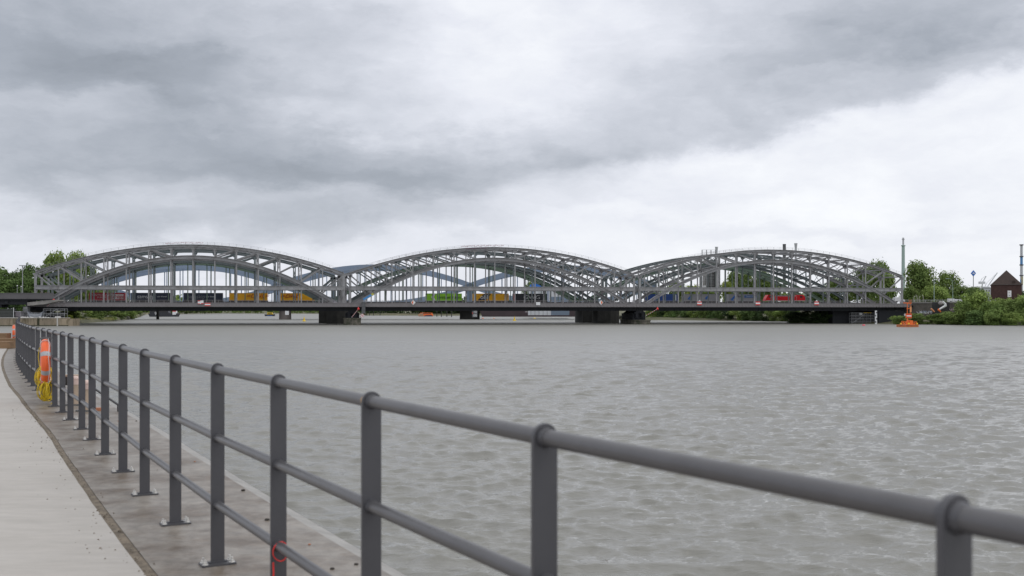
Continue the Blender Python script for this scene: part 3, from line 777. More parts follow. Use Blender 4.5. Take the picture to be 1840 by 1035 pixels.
def build_truss_bridge(root, planes, m, thick=1.0):
    """one set of meshes for a span, copied to each span and each truss plane"""
    up = MB(); up.path(chord_pts(zu, 0, 1), .55 * thick, .56 * thick)
    up.path([(x, y, z + .36 * thick) for x, y, z in chord_pts(zu, 0, 1)], 1.35 * thick, .12)
    up.path([(x, y, z - .36 * thick) for x, y, z in chord_pts(zu, 0, 1)], 1.2 * thick, .12)
    lo = MB(); lo.path(chord_pts(zl, .022, .978), .5 * thick, .86 * thick)
    lo.path([(x, y, z + .52 * thick) for x, y, z in chord_pts(zl, .022, .978)], 1.4 * thick, .13)
    lo.path([(x, y, z - .52 * thick) for x, y, z in chord_pts(zl, .022, .978)], 1.25 * thick, .13)
    for i in range(NP + 1):
        t = i / NP; gz = zu(t)
        up.prism([(t * SP - .95, gz - .3), (t * SP + .95, gz - .3), (t * SP + .5, gz - 1.25), (t * SP - .5, gz - 1.25)], -.30, .30)
    protoU = up; protoL = lo; pu = pl_ = None; vv = [None] * (NP + 1); dg = {}
    for k in range(3):
        for w in planes:
            s0 = 105 * k + 1.1 + SKEW * w
            if pu is None: pu = protoU.build('upper_chord', m, root); a = pu
            else: a = cpy(pu, root)
            a.location = (s0, w, 0)
            if pl_ is None: pl_ = protoL.build('lower_arch', m, root); a = pl_
            else: a = cpy(pl_, root)
            a.location = (s0, w, 0)
            for i in range(NP + 1):
                t = i / NP; wv = .52 if i in (0, NP) else .38
                if vv[i] is None:
                    b = MB(); top = zu(t) - .5
                    b.box(t * SP - wv / 2, t * SP + wv / 2, -.22, .22, 7.0, top)
                    if i in (0, NP): b.box(t * SP - .42, t * SP + .42, -.30, -.222, 7.0, top)
                    vv[i] = b.build('vertical', m, root); a = vv[i]
                else: a = cpy(vv[i], root)
                a.location = (s0, w, 0)
            for i in range(1, NP):
                if i == NP // 2: continue
                if i < NP / 2: p = ((i - 1) / NP * SP, 0, zu((i - 1) / NP) - .5); q = (i / NP * SP, 0, zl(i / NP) + .6)
                else: p = ((i + 1) / NP * SP, 0, zu((i + 1) / NP) - .5); q = (i / NP * SP, 0, zl(i / NP) + .6)
                if i not in dg:
                    b = MB(); b.beam(p, q, .34, .5 * thick, (0, 0, 1)); b.beam(p, q, .6, .08, (0, 0, 1)); dg[i] = b.build('diagonal', m, root); a = dg[i]
                else: a = cpy(dg[i], root)
                a.location = (s0, w, 0)
def bracing(root, w0, w1, m):
    def q(x, w): return x + SKEW * w
    b0 = l0 = None
    for k in range(3):
        s0 = 105 * k + 1.1
        if b0 is None:
            b = MB(); l = MB()
            for i in range(NP + 1):
                t = i / NP; x = t * SP
                b.beam((q(x, w0), w0 + .5, zu(t) - .1), (q(x, w1), w1 - .5, zu(t) - .1), .4, .5)
                if 1 < i < NP - 1: l.beam((q(x, w0), w0 + .5, zl(t) + .15), (q(x, w1), w1 - .5, zl(t) + .15), .4, .5)
                if i < NP:
                    t2 = (i + 1) / NP
                    for a_, b_ in ((w0 + .5, w1 - .5), (w1 - .5, w0 + .5)):
                        b.beam((q(x, a_), a_, zu(t)), (q(t2 * SP, b_), b_, zu(t2)), .16, .16)
                        if 1 < i < NP - 2: l.beam((q(x, a_), a_, zl(t)), (q(t2 * SP, b_), b_, zl(t2)), .16, .16)
                # sway frames between the two arches
                if 2 <= i <= NP - 2:
                    l.beam((q(x, w0), w0 + .5, zu(t) - .5), (q(x, w1), w1 - .5, zl(t) + .5), .13, .13); l.beam((q(x, w1), w1 - .5, zu(t) - .5), (q(x, w0), w0 + .5, zl(t) + .5), .13, .13)
            b0 = b.build('top_bracing', m, root); l0 = l.build('arch_bracing', m, root); a, c = b0, l0
        else: a = cpy(b0, root); c = cpy(l0, root)
        a.location = (s0, 0, 0); c.location = (s0, 0, 0)
bridge = thing('arch_bridge', 'grey riveted steel road bridge with three arched truss spans, the front one over the river', 'bridge', BO, BR)
build_truss_bridge(bridge, (0, 13), steel)
bracing(bridge, 0, 13, steel)
# walkway rails on the upper chords
wr0 = None
for k in range(3):
    for w in (0, 13):
        if wr0 is None:
            b = MB(); n_ = 42
            for i in range(n_ + 1):
                t = i / n_; b.box(t * SP - .03, t * SP + .03, -.53, -.47, zu(t) + .45, zu(t) + 1.35)
            for hh in (.9, 1.32):
                b.path([(x, -.5, z + hh) for x, _, z in chord_pts(zu, 0, 1)], .045, .045)
            wr0 = b.build('inspection_rail', steel, bridge); a = wr0
        else: a = cpy(wr0, bridge)
        a.location = (105 * k + 1.1 + SKEW * w, w, 0)
# mid-level floor beams
ZM0, ZM1 = 12.25, 13.6
for w in (-.32, 13.32):
    for k in range(3):
        b = MB(); a0 = 105 * k + 1.1 + SKEW * max(w, 0); a1 = a0 + SP
        b.box(a0, a1, w - .1, w + .1, ZM0 + .12, ZM1 - .12); b.box(a0, a1, w - .32, w + .32, ZM1 - .12, ZM1); b.box(a0, a1, w - .3, w + .3, ZM0, ZM0 + .12)
        for i in range(NP * 3):
            x = a0 + i * SP / NP / 3; b.box(x - .07, x + .07, w - .26, w + .26, ZM0 + .122, ZM1 - .122)
        b.build('upper_floor_beam', steel, bridge)
b = MB()
for k in range(3):
    for i in range(NP + 1):
        x = 105 * k + 1.1 + i * SP / NP
        b.beam((x, .3, ZM0 + .6), (x + SKEW * 13, 12.7, ZM0 + .6), .5, 1.0)
        for w, sg in ((.3, 1), (12.7, -1)):      # curved brackets
            b.beam((x + SKEW * w, w, ZM0 - 1.5), (x + SKEW * w, w + sg * 2.2, ZM0 + .2), .3, .3)
b.build('upper_cross_beam', steel, bridge)
# deck, edge girder, brackets, railing
dk = MB(); dk.box(-1, 316, -3.0, 17.0, 6.98, 7.35); dk.build('deck', parapet, bridge)
eg = MB(); eg.box(-1, 316, -3.25, -3.02, 6.35, 7.55)
for i in range(260):
    x = -.6 + i * 1.22; eg.box(x - .22, x + .22, -3.46, -3.252, 6.6, 7.15)
eg.box(-1, 316, -3.5, -3.0, 6.27, 6.348); eg.box(-1, 316, -3.42, -3.02, 7.552, 7.66)
eg.build('edge_girder', parapet, bridge)
rl_ = MB()
for i in range(158):
    x = -.5 + i * 2.0; rl_.box(x - .06, x + .06, -3.32, -3.2, 7.66, 8.62)
for i in range(1260):
    x = -.5 + i * .25; rl_.box(x - .016, x + .016, -3.28, -3.25, 7.72, 8.5)
for z in (8.55, 7.75): rl_.box(-1, 316, -3.31, -3.21, z, z + .08)
rl_.build('footway_railing', parapet, bridge)
r2 = cpy(bridge.children[-1], bridge, (0, 20.3, 0))
mg = MB()
for w in (-.4, 4.4, 9.6, 14.4):
    mg.box(-1, 316, w - .18, w + .18, 4.95, 6.975)
    mg.box(-1, 316, w - .4, w + .4, 4.88, 4.948)
for i in range(44):
    x = 1.1 + i * SP / NP; mg.box(x - .15, x + .15, .0, 14, 5.3, 6.97)
    mg.prism([(x - .08, 6.96), (x + .08, 6.96), (x + .08, 6.2), (x - .08, 6.2)], -3.0, -.6)
for i in range(88): x = 1 + i * 3.6; mg.box(x - .05, x + .05, -.75, -.58, 4.95, 6.97)
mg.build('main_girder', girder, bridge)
# graffiti on chords
def graffiti(root, s0, s1, fn, dz, h, m, seed, w=-.42, n=None, name='graffiti'):
    r = random.Random(seed); b = MB(); n = n or int(abs(s1 - s0) / .9)
    pts = []
    for i in range(n):
        s_ = s0 + (s1 - s0) * (i + .5) / n; z = fn(s_) + dz; ww = abs(s1 - s0) / n * .4
        pts += [(s_ + r.uniform(-ww, ww), w - .02, z + r.uniform(-h / 2, h / 2)) for _ in range(4)]
    b.tube(pts, .085, 4)
    return b.build(name, m, root)
pinkw = mat('pale_pink_graffiti', (.62, .50, .53), .6); purple = mat('purple_graffiti', (.30, .20, .26), .6)
def zuk(k): return lambda s_: zu((s_ - 105 * k - 1.1) / SP)
def zlk(k): return lambda s_: zl((s_ - 105 * k - 1.1) / SP)
graffiti(bridge, s_of(297, 0), s_of(366, 0), zuk(0), .95, .5, pinkw, 1, -.55, 22)
graffiti(bridge, s_of(828, 0), s_of(905, 0), zuk(1), .95, .5, pinkw, 2, -.55, 24)
graffiti(bridge, s_of(836, 0), s_of(876, 0), zuk(1), .15, .4, purple, 3, -.55, 12)
graffiti(bridge, s_of(600, 0), s_of(611, 0), zlk(0), 0, .8, white, 4, -.42, 6)
graffiti(bridge, s_of(598, 0), s_of(610, 0), zlk(0), 0, .7, mat('lilac', (.45, .43, .52), .6), 5, -.40, 6)
graffiti(bridge, s_of(1125, 0), s_of(1137, 0), zlk(1), 0, .8, white, 6, -.42, 7)
graffiti(bridge, s_of(1125, 0), s_of(1139, 0), zlk(1), 0, .7, red, 7, -.40, 6)
graffiti(bridge, s_of(1173, 0), s_of(1186, 0), zlk(2), 0, .6, mat('lilac', (.45, .43, .52), .6), 8, -.42, 6)
bp = MB(); a0, a1 = s_of(653, 0), s_of(667, 0); f1 = zlk(1)
bp.path([(s_, 0, f1(s_)) for s_ in np.linspace(a0, a1, 6)], .86, 1.0)
bp.build('blue_painted_patch', bluepaint, bridge)
yp = MB(); yp.path([(s_, 0, f1(s_)) for s_ in np.linspace(a1 + .05, a1 + .8, 3)], .84, .98); yp.build('yellow_painted_patch', mat('yellow_graffiti', (.6, .55, .1), .6), bridge)
# piers
def pier(name, root, sc, hw, w0, w1, z1, m, z0=-1.5, nose=3.0):
    b = MB(); poly = [(sc - hw, w0 + nose), (sc - hw * .55, w0 + nose * .3), (sc, w0), (sc + hw * .55, w0 + nose * .3), (sc + hw, w0 + nose),
                      (sc + hw, w1 - nose), (sc + hw * .5, w1), (sc - hw * .5, w1), (sc - hw, w1 - nose)]
    b.slab(poly, z0, z1 - .35)
    cx = sum(p[0] for p in poly) / 9; cy = sum(p[1] for p in poly) / 9
    b.slab([(cx + (x - cx) * 1.04, cy + (y - cy) * 1.02) for x, y in poly], z1 - .35, z1)
    return b.build(name, m, root)
for k, (sa, sb) in enumerate(((s_of(617, -5), s_of(648, -5)), (s_of(1141, -5), s_of(1170, -5)))):
    sc = (sa + sb) / 2; hw = (sb - sa) / 2
    pier('pier', bridge, sc, hw, -6.5, 19, 2.4 if k == 0 else 1.6, stone_l, nose=2.4)
    b = MB(); b.box(sc - hw * .8, sc + hw * .8, .5, 17, (2.4 if k == 0 else 1.6) + .002, 4.0)
    for w in (-.4, 4.4, 9.6, 14.4):
        b.prism([(sc - 2.4, 4.0), (sc + 2.4, 4.0), (sc + 1.2, 4.87), (sc - 1.2, 4.87)], w - .5, w + .5)
        b.box(sc - 1.6, sc - .6, w - .4, w + .4, 2.41, 4.0); b.box(sc + .6, sc + 1.6, w - .4, w + .4, 2.41, 4.0)
    b.build('bearing', girder, bridge)
    if k == 0:
        b = MB(); b.box(s_of(650, -4) , s_of(656.5, -4), -4.6, -3.6, 4.0, 8.1)
        for z in (5.2, 6.4, 7.6): b.box(s_of(649.5, -4), s_of(657, -4), -4.7, -3.55, z, z + .12)
        b.build('control_cabinet', dkgrey, bridge)
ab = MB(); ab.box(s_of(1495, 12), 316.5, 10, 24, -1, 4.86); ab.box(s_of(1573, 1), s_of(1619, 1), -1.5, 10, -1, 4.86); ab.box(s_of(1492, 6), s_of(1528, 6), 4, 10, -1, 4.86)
ab.build('right_abutment', girder, bridge)  # dark masonry; its black also stands for the shade under the bridge end
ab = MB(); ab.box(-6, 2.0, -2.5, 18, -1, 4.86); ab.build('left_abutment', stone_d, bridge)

# scaffold in the right abutment
def scaffold(name, label, loc, rz, W_, D_, H_, nx, nz_, m, r_=.04):
    o = thing(name, label, 'scaffold', loc, rz)
    b = MB()
    for i in range(nx + 1):
        for y in (0, D_): b.cyl(W_ * i / nx, y, 0, H_, r_, seg=6)
    b.build('standards', m, o); b = MB()
    for j in range(1, nz_ + 1):
        z = H_ * j / nz_ - .05
        for y in (0, D_): b.beam((0, y, z), (W_, y, z), r_ * 2, r_ * 2); b.beam((0, y, z - .5), (W_, y, z - .5), r_ * 1.6, r_ * 1.6)
        for i in range(nx + 1): b.beam((W_ * i / nx, 0, z), (W_ * i / nx, D_, z), r_ * 2, r_ * 2)
    b.build('ledgers', m, o); b = MB()
    for j in range(nz_):
        i = j % nx; b.beam((W_ * i / nx, -.06, H_ * j / nz_), (W_ * (i + 1) / nx, -.06, H_ * (j + 1) / nz_), r_ * 2, r_ * 2)
    b.build('braces', m, o); b = MB()
    for j in range(1, nz_ + 1):
        z = H_ * j / nz_ - .1; b.box(.05, W_ - .05, .1, D_ - .1, z - .08, z - .03)
    b.build('planks', m, o); return o
sc_ = scaffold('scaffold', 'pale tube scaffold standing in the dark recess under the right bridge end', BW(s_of(1530, 1.2), 1.2, .0), BR, 9.2, 1.8, 4.2, 6, 4, galv, .045)
b = MB(); b.box(3.3, 4.3, -.1, .6, 3.3, 4.2); b.build('white_sheet', offwhite, sc_)
b = MB(); b.box(5, 8, -.1, .5, 4.05, 4.25); b.build('yellow_board', yellow, sc_)
gp = thing('gauge_board', 'black and white striped gauge post in the water at the right bridge end', 'gauge', P(1574, 583, 378) + Vector((0, 0, 0)))
gp.location.z = 0
b = MB(); b.box(-.36, .36, -.12, .12, -.5, 5.0); b.build('post', white, gp); b = MB()
for i in range(4): b.box(-.36 + (.3 if i % 2 else -.0), .06 + (.3 if i % 2 else 0), -.16, -.121, .55 + i * 1.15, 1.1 + i * 1.15)
b.build('black_marks', dark, gp)
# ------------------------------------------------------------------ rail bridges behind
rb1 = thing('arch_bridge', 'blue-grey steel railway truss bridge directly behind the front bridge', 'bridge', BO, BR)
build_truss_bridge(rb1, (28, 37), steel_b, thick=.9)
bracing(rb1, 28, 37, steel_b)
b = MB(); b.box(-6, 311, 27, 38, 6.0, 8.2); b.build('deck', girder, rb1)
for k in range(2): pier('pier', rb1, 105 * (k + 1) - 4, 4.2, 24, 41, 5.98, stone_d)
rb2 = thing('arch_bridge', 'green steel railway bridge with slim solid arches carrying the container train', 'bridge', BO, BR)
GS, GL = -10.5, 106.0
zg0, zg1 = 8.6, 24.0
def zg(t): return zg0 + (zg1 - zg0) * 4 * t * (1 - t)
ga = gh = None; hang = {}
for k in range(3):
    for w in (50, 61):
        s0 = GS + GL * k + 2.0; LL = GL - 4
        if ga is None:
            b = MB(); pts = [(t * LL, 0, zg(t)) for t in np.linspace(0, 1, 29)]; b.path(pts, .9, 1.1)
            b.path([(x, y, z + .62) for x, y, z in pts], 1.3, .16); b.path([(x, y, z - .62) for x, y, z in pts], 1.3, .16)
            ga = b.build('arch', steel_g, rb2); a = ga
        else: a = cpy(ga, rb2)
        a.location = (s0, w, 0)
        for i in range(1, 14):
            t = i / 14
            if i not in hang:
                b = MB(); b.box(t * LL - .17, t * LL + .17, -.17, .17, 8.9, zg(t)); hang[i] = b.build('hanger', steel_g, rb2); a = hang[i]
            else: a = cpy(hang[i], rb2)
            a.location = (s0, w, 0)
b = MB()
for k in range(3):
    for i in range(2, 13):
        t = i / 14; x = GS + GL * k + 2 + t * (GL - 4)
        b.box(x - .25, x + .25, 50.5, 60.5, zg(t) - .3, zg(t) + .3)
        if i < 12:
            t2 = (i + 1) / 14; x2 = GS + GL * k + 2 + t2 * (GL - 4); b.beam((x, 50.5, zg(t)), (x2, 60.5, zg(t2)), .25, .25); b.beam((x, 60.5, zg(t)), (x2, 50.5, zg(t2)), .25, .25)
b.build('arch_bracing', steel_g, rb2)
b = MB(); b.box(-14, 310, 49, 62, 5.6, 8.55); b.build('deck', girder, rb2)
for k in range(2):
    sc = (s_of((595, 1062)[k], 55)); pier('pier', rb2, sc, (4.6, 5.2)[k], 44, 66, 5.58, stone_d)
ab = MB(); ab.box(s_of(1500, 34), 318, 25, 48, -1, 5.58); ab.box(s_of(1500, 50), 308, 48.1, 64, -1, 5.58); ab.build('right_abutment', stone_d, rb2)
# overhead line masts on the railway
# ------------------------------------------------------------------ blue lens bridge far behind
BB = thing('lens_bridge', 'blue road bridge with long lens-shaped arches crossing far behind the grey ones', 'bridge', (0, 0, 0))
nodes = [(-190, 545), (155, 552), (500, 560), (845, 568), (1180, 578), (1500, 588)]
NZ = [P(px, 510, d) for px, d in nodes]
for k in (1, 2, 3):
    a, b_ = NZ[k], NZ[k + 1]
    for off in (0, 22):
        for nm, rise, hh in (('upper_arch', 10.0, 2.8), ('lower_chord', -10.2, 2.4)):
            pts = []
            for t in np.linspace(0, 1, 25):
                p = a.lerp(b_, t); pts.append((p.x - .02 * off, p.y + off, 18.9 + rise * 4 * t * (1 - t)))
            mbb = MB(); n_ = len(pts); vs = []
            for i, p in enumerate(pts):
                for j, kz in ((-1, -1), (1, -1), (1, 1), (-1, 1)): vs.append((p[0], p[1] + j * .7, p[2] + kz * hh / 2))
            fs = [(0, 1, 2, 3), tuple(4 * (n_ - 1) + i for i in range(4))]
            for i in range(n_ - 1):
                for q in range(4): fs.append((4 * i + q, 4 * i + (q + 1) % 4, 4 * i + 4 + (q + 1) % 4, 4 * i + 4 + q))
            mbb.add(vs, fs); mbb.build(nm, steel_blue, BB)
        mbb = MB()
        for i in range(1, 12):
            t = i / 12; p = a.lerp(b_, t); mbb.box(p.x - .22, p.x + .22, p.y + off - .2, p.y + off + .2, 8, 18.9 + 10.0 * 4 * t * (1 - t))
        mbb.build('hanger_set', steel_blue, BB)
b = MB()
for k in (1, 2, 3): b.beam(NZ[k] + Vector((0, 11, 6.9 - NZ[k].z)), NZ[k + 1] + Vector((0, 11, 6.9 - NZ[k + 1].z)), 24, 2.2)
b.build('deck', dkgrey, BB)
for k, (p0_, p1_) in enumerate(((499, 520), (826, 861))):
    d = (560, 575)[k]; w = (p1_ - p0_) / F * d / 2; b = MB(); b.cyl(X((p0_ + p1_) / 2, d), d + 4, -1, 5.7, w * 1.05, w, 20)
    b.build('pier', mat('round_pier_concrete', (.16, .14, .13) if k == 0 else (.055, .05, .052), .85, 0, .2, .3, geo=True) if k == 0 else stone_d, BB, smooth=True)
    b = MB(); b.box(NZ[2 + k].x - 2.2, NZ[2 + k].x + 2.2, d - .5, d + 2.4, 5.6, 19); b.build('tower_leg', steel_blue, BB)
b = MB(); b.cyl(X(1180, 590), 596, -1, 5.7, 5, seg=20); b.build('pier', stone_d, BB)
sg = MB(); sg.box(X(512.5, 551), X(519, 551), 550.7, 551, 2.6, 5.4); tag(sg.build('white_sign', white), 'white board fixed on the left round pier', 'sign')
nb = thing('number_board', 'dark board with white numerals on the middle dark pier', 'sign', (X(853, 566), 566, 1.2))
sg = MB(); sg.box(-1.5, 1.5, 0, .2, 0, 3.6); sg.build('board', dkgrey, nb)
text('numerals', '10\n00', white, nb, (0.2, -.03, 1.9), 2.0)
text('numerals', '8', red, nb, (-1.2, -.03, 2.2), 1.3)

# ------------------------------------------------------------------ train
TW = 54.0
def on_train(px0, px1):
    a, b = s_of(px0, TW), s_of(px1, TW); return a, b
TZ0, TZ1 = 8.95, 11.95
def container(px0, px1, m, label, z1=TZ1, ribs=True):
    a, b = on_train(px0, px1); o = thing('container', label, 'container', BW(a, TW, TZ0), BR); Lx = b - a; H = z1 - TZ0
    bd = MB(); bd.box(0, Lx, 0, 2.5, .0, H); bd.build('body', m, o)
    fr = MB(); fr.box(-.02, .12, -.06, -.002, 0, H + .04); fr.box(Lx - .12, Lx + .02, -.06, -.002, 0, H + .04); fr.box(.122, Lx - .122, -.06, -.002, H - .12, H + .04); fr.box(.122, Lx - .122, -.06, -.002, 0, .14)
    fr.build('frame', m, o)
    wg = MB(); wg.box(-.2, Lx + .2, .1, 2.4, -.35, -.002); wg.build('wagon_frame', dark, o)
    return o, Lx, H
def patch(o, x0, x1, z0, z1, m, name='painted_panel', y=-.07): b = MB(); b.box(x0, x1, y - .02, y, z0, z1); return b.build(name, m, o)
o, Lx, H = container(160, 224, red_box, 'dark red container with white lettering, leftmost of the train')
text('lettering', 'DEUTSCHLAND\nEUROPE', mat('dull_white', (.5, .42, .42), .6), o, (Lx * .36, -.1, H * .55), 1.0)
patch(o, Lx * .67, Lx * .97, H * .18, H * .82, mat('dull_white', (.5, .42, .42), .6)); text('lettering', 'B·öge', red_box, o, (Lx * .82, -.12, H * .5), 1.9, shear=.3)
lt = mat('pale_lettering', (.55, .57, .6), .6)
o, Lx, H = container(236, 306.5, navy_box, 'navy container with whitish lettering, left one of two')
text('lettering', 'samskip', lt, o, (Lx * .37, -.1, H * .5), 2.1, ext=.03); text('lettering', 'van dieren', lt, o, (Lx * .78, -.1, H * .52), .9)
o, Lx, H = container(330, 399.5, navy_box, 'navy container with faint lettering, right one of two beside the yellow container')
text('lettering', 'samskip', mat('faint_lettering', (.2, .21, .24), .6), o, (Lx * .33, -.1, H * .5), 2.1, ext=.03); text('lettering', 'van dieren', lt, o, (Lx * .7, -.1, H * .52), .9)
dhlr = mat('dark_red_lettering', (.42, .03, .02), .5)
o, Lx, H = container(412, 480, yel_box, 'yellow container with red lettering next to the navy container')
text('lettering', '=DHL=', dhlr, o, (Lx * .74, -.1, H * .6), 1.9, shear=.3, ext=.03, sx=1.5)
o, Lx, H = container(503, 570, yel_box, 'yellow container with red lettering at the left arch foot')
text('lettering', '=DHL', dhlr, o, (Lx * .26, -.1, H * .6), 1.9, shear=.3, ext=.03, sx=1.5)
o, Lx, H = container(765, 830, green_box, 'bright green container with dark lettering and a white arrow')
b = MB(); b.prism([(Lx * .15, H * .5), (Lx * .21, H * .98), (Lx * .27, H * .98), (Lx * .22, H * .5), (Lx * .28, H * .02), (Lx * .22, H * .02)], -.1, -.07); b.build('white_arrow', white, o)
text('lettering', 'westermann', mat('dark_green_lettering', (.03, .09, .02), .5), o, (Lx * .66, -.1, H * .5), 1.7, ext=.03, sx=1.1)
o, Lx, H = container(850, 914, yel_box, 'yellow container with a black panel reading ohl')
b = MB(); b.prism([(Lx * .13, H * .1), (Lx * .3, H * .95), (Lx * .5, H * .95), (Lx * .36, H * .1)], -.09, -.07); b.build('black_panel', black_box, o)
text('lettering', 'ohl', white, o, (Lx * .31, -.12, H * .5), 2.5, ext=.03)
o, Lx, H = container(922, 983, black_box, 'black container with big white letters GWG')
text('lettering', 'GWG', mat('pale_lettering2', (.5, .5, .52), .6), o, (Lx * .55, -.1, H * .5), 2.2, ext=.03, sx=1.3); patch(o, 0, Lx * .06, 0, H, red)
o, Lx, H = container(1160, 1218, blue_box, 'plain blue container at the foot of the right arch')
patch(o, Lx * .92, Lx * .95, H * .1, H * .9, white)
def emark(o, cx, cz, r_, m):
    b = MB()
    for z in (-.62, 0, .62):
        b.beam((cx - r_ * .75 + z * r_ * .5, -.1, cz + z * r_ * .75 - r_ * .3), (cx + r_ * .35 + z * r_ * .3 , -.1, cz + z * r_ * .75 + r_ * .5), .05, r_ * .3)
    b.beam((cx - r_ * .95, -.1, cz - r_ * .1), (cx - r_ * .1, -.1, cz - r_ * .95), .05, r_ * .3)
    b.build('emblem', m, o)
o, Lx, H = container(1230, 1292, grey_box, 'grey trailer with a blue emblem behind the scaffold tower')
emark(o, Lx * .16, H * .5, .95, signblue); emark(o, Lx * .66, H * .55, .9, signblue)
o, Lx, H = container(1309, 1366, grey_box, 'grey trailer with blue emblem and blue lettered panel next to the locomotive')
emark(o, Lx * .16, H * .42, 1.15, signblue); patch(o, Lx * .5, Lx * .88, H * .52, H * .84, mat('panel_blue', (.04, .14, .38), .5)); text('lettering', 'Ocean Gate', lt, o, (Lx * .69, -.11, H * .68), .85, ext=.02)
text('lettering', 'Euro', dark, o, (Lx * .37, -.09, H * .68), 1.0)
# locomotive
a, b_ = on_train(1375, 1449); Lx = b_ - a
loco = thing('locomotive', 'red electric locomotive at the right end of the container train', 'locomotive', BW(a, TW, TZ0), BR)
b = MB(); b.prism([(0, .2), (Lx, .2), (Lx - .3, 1.2), (Lx - 1.3, 2.75), (Lx - 4.2, 2.75), (Lx - 4.6, 2.1), (4.6, 2.1), (4.2, 2.75), (1.3, 2.75), (.3, 1.2)], 0, 2.9); b.build('body', loco_red, loco)
b = MB(); b.box(4.7, Lx - 4.7, .4, 2.5, 2.102, 2.6); b.build('roof_equipment', midgrey, loco)
for xx in (1.7, Lx - 2.9):
    b = MB(); b.box(xx, xx + 1.1, -.03, -.002, 1.6, 2.3); b.build('cab_window', dark, loco)
b = MB(); b.box(4.4, 4.5, -.02, -.002, .3, 2.0); b.box(Lx - 4.5, Lx - 4.4, -.02, -.002, .3, 2.0); b.box(.4, Lx - .4, -.02, -.002, .2, .35); b.build('trim', offwhite, loco)
b = MB()
for xx in (2.2, 5.0, Lx - 5, Lx - 2.2): b.tube([(xx, 0, -.1), (xx, .12, -.1)], .42, 14)
b.build('wheels', dark, loco)

# ------------------------------------------------------------------ signs on the footway railing
def sign_at(px, py, w=-3.7): s_ = s_of(px, w); p = BW(s_, w); return Vector((p.x, p.y, Z(py, p.y))), p.y / F
def striped_sign(px, py, wpx, hpx, label, tri=False):
    c, m_ = sign_at(px, py); o = thing('navigation_sign', label, 'sign', c, BR, 'river signs on the bridge railing'); w = wpx * m_ / 2; h = hpx * m_ / 2
    b = MB(); b.box(-w, w, 0, .08, h * .4, h); b.box(-w, w, 0, .08, -h, -h * .4); b.build('red_bars', red, o)
    b = MB(); b.box(-w, w, 0, .08, -h * .398, h * .398); b.build('white_bar', white, o)
    b = MB(); b.box(-.06, .06, .082, .5, -h, h); b.build('bracket', dkgrey, o)
    if tri: b = MB(); b.prism([(-w * .6, h + .05), (w * .6, h + .05), (0, h + h * .9)], 0, .08); b.build('white_triangle', white, o)
striped_sign(373, 547, 10, 5.5, 'red and white barred sign low on the railing under the left arch')
striped_sign(1257, 545, 8.5, 6.5, 'red and white barred sign with white triangle left of the right arch centre', True)
striped_sign(1362, 545, 8.5, 6.5, 'red and white barred sign without triangle at the right arch centre')
striped_sign(1467.5, 545, 8.5, 6.5, 'red and white barred sign with white triangle under the right end of the right arch', True)
c, m_ = sign_at(360.5, 543); o = thing('navigation_sign', 'white square sign with red corners under the left arch', 'sign', c, BR); b = MB(); b.box(-.95, .95, 0, .08, -.6, .6); b.build('board', white, o)
b = MB(); b.prism([(-.95, .6), (.1, .6), (-.3, .3), (-.95, .3)], -.03, -.002); b.prism([(.95, -.6), (-.1, -.6), (.3, -.3), (.95, -.3)], -.03, -.002); b.box(-.95, -.2, -.03, -.002, -.6, -.4); b.build('red_corners', red, o)
for px, dr, lb_ in ((742.5, 0, 'white diamond sign with orange left half under the middle arch'), (1080, 1, 'white diamond sign with orange right half under the middle arch')):
    c, m_ = sign_at(px, 543.5); o = thing('diamond_sign', lb_, 'sign', c, BR); b = MB(); b.prism([(-.85, 0), (0, -.9), (.85, 0), (0, .9)], 0, .08); b.build('board', white, o)
    b = MB(); sg_ = 1 if dr else -1; b.prism([(0, -.7), (sg_ * .6, 0), (0, .7)][::sg_], -.03, -.002); b.build('orange_half', orange, o)
    b = MB(); b.box(-.05, .05, .082, .5, -.8, .6); b.build('bracket', dkgrey, o)
c, m_ = sign_at(967, 545.5); b = MB(); b.box(-.75, .75, 0, .08, -.55, .55); o = b.build('white_sign', white, None, loc=c); o.rotation_euler = (0, 0, BR); tag(o, 'plain white board on the railing under the middle arch', 'sign')
# octagonal striped sign at the left pier
c = BW(s_of(651, -5), -5.2); o = thing('striped_sign', 'red and white diagonal striped octagon sign beside the left pier', 'sign', (c.x, c.y, Z(567, c.y)), BR)
b = MB(); b.prism([(.68 * math.cos(R(22.5 + 45 * i)), .68 * math.sin(R(22.5 + 45 * i))) for i in range(8)], 0, .1); b.build('board', white, o)
b = MB()
for q in (-.4, -.13, .14, .41): b.beam((-.42 + q, -.02, .42 + q * .6), (.42 + q * .6, -.02, -.42 + q), .02, .1) if abs(q) < .3 else b.beam((-.25 + q, -.02, .25 + q), (.25 + q, -.02, -.25 + q), .02, .1)
b.build('stripes', red, o); b = MB(); b.beam((0, .1, -.2), (-.9, .9, -.3), .12, .12); b.build('bracket', dkgrey, o)
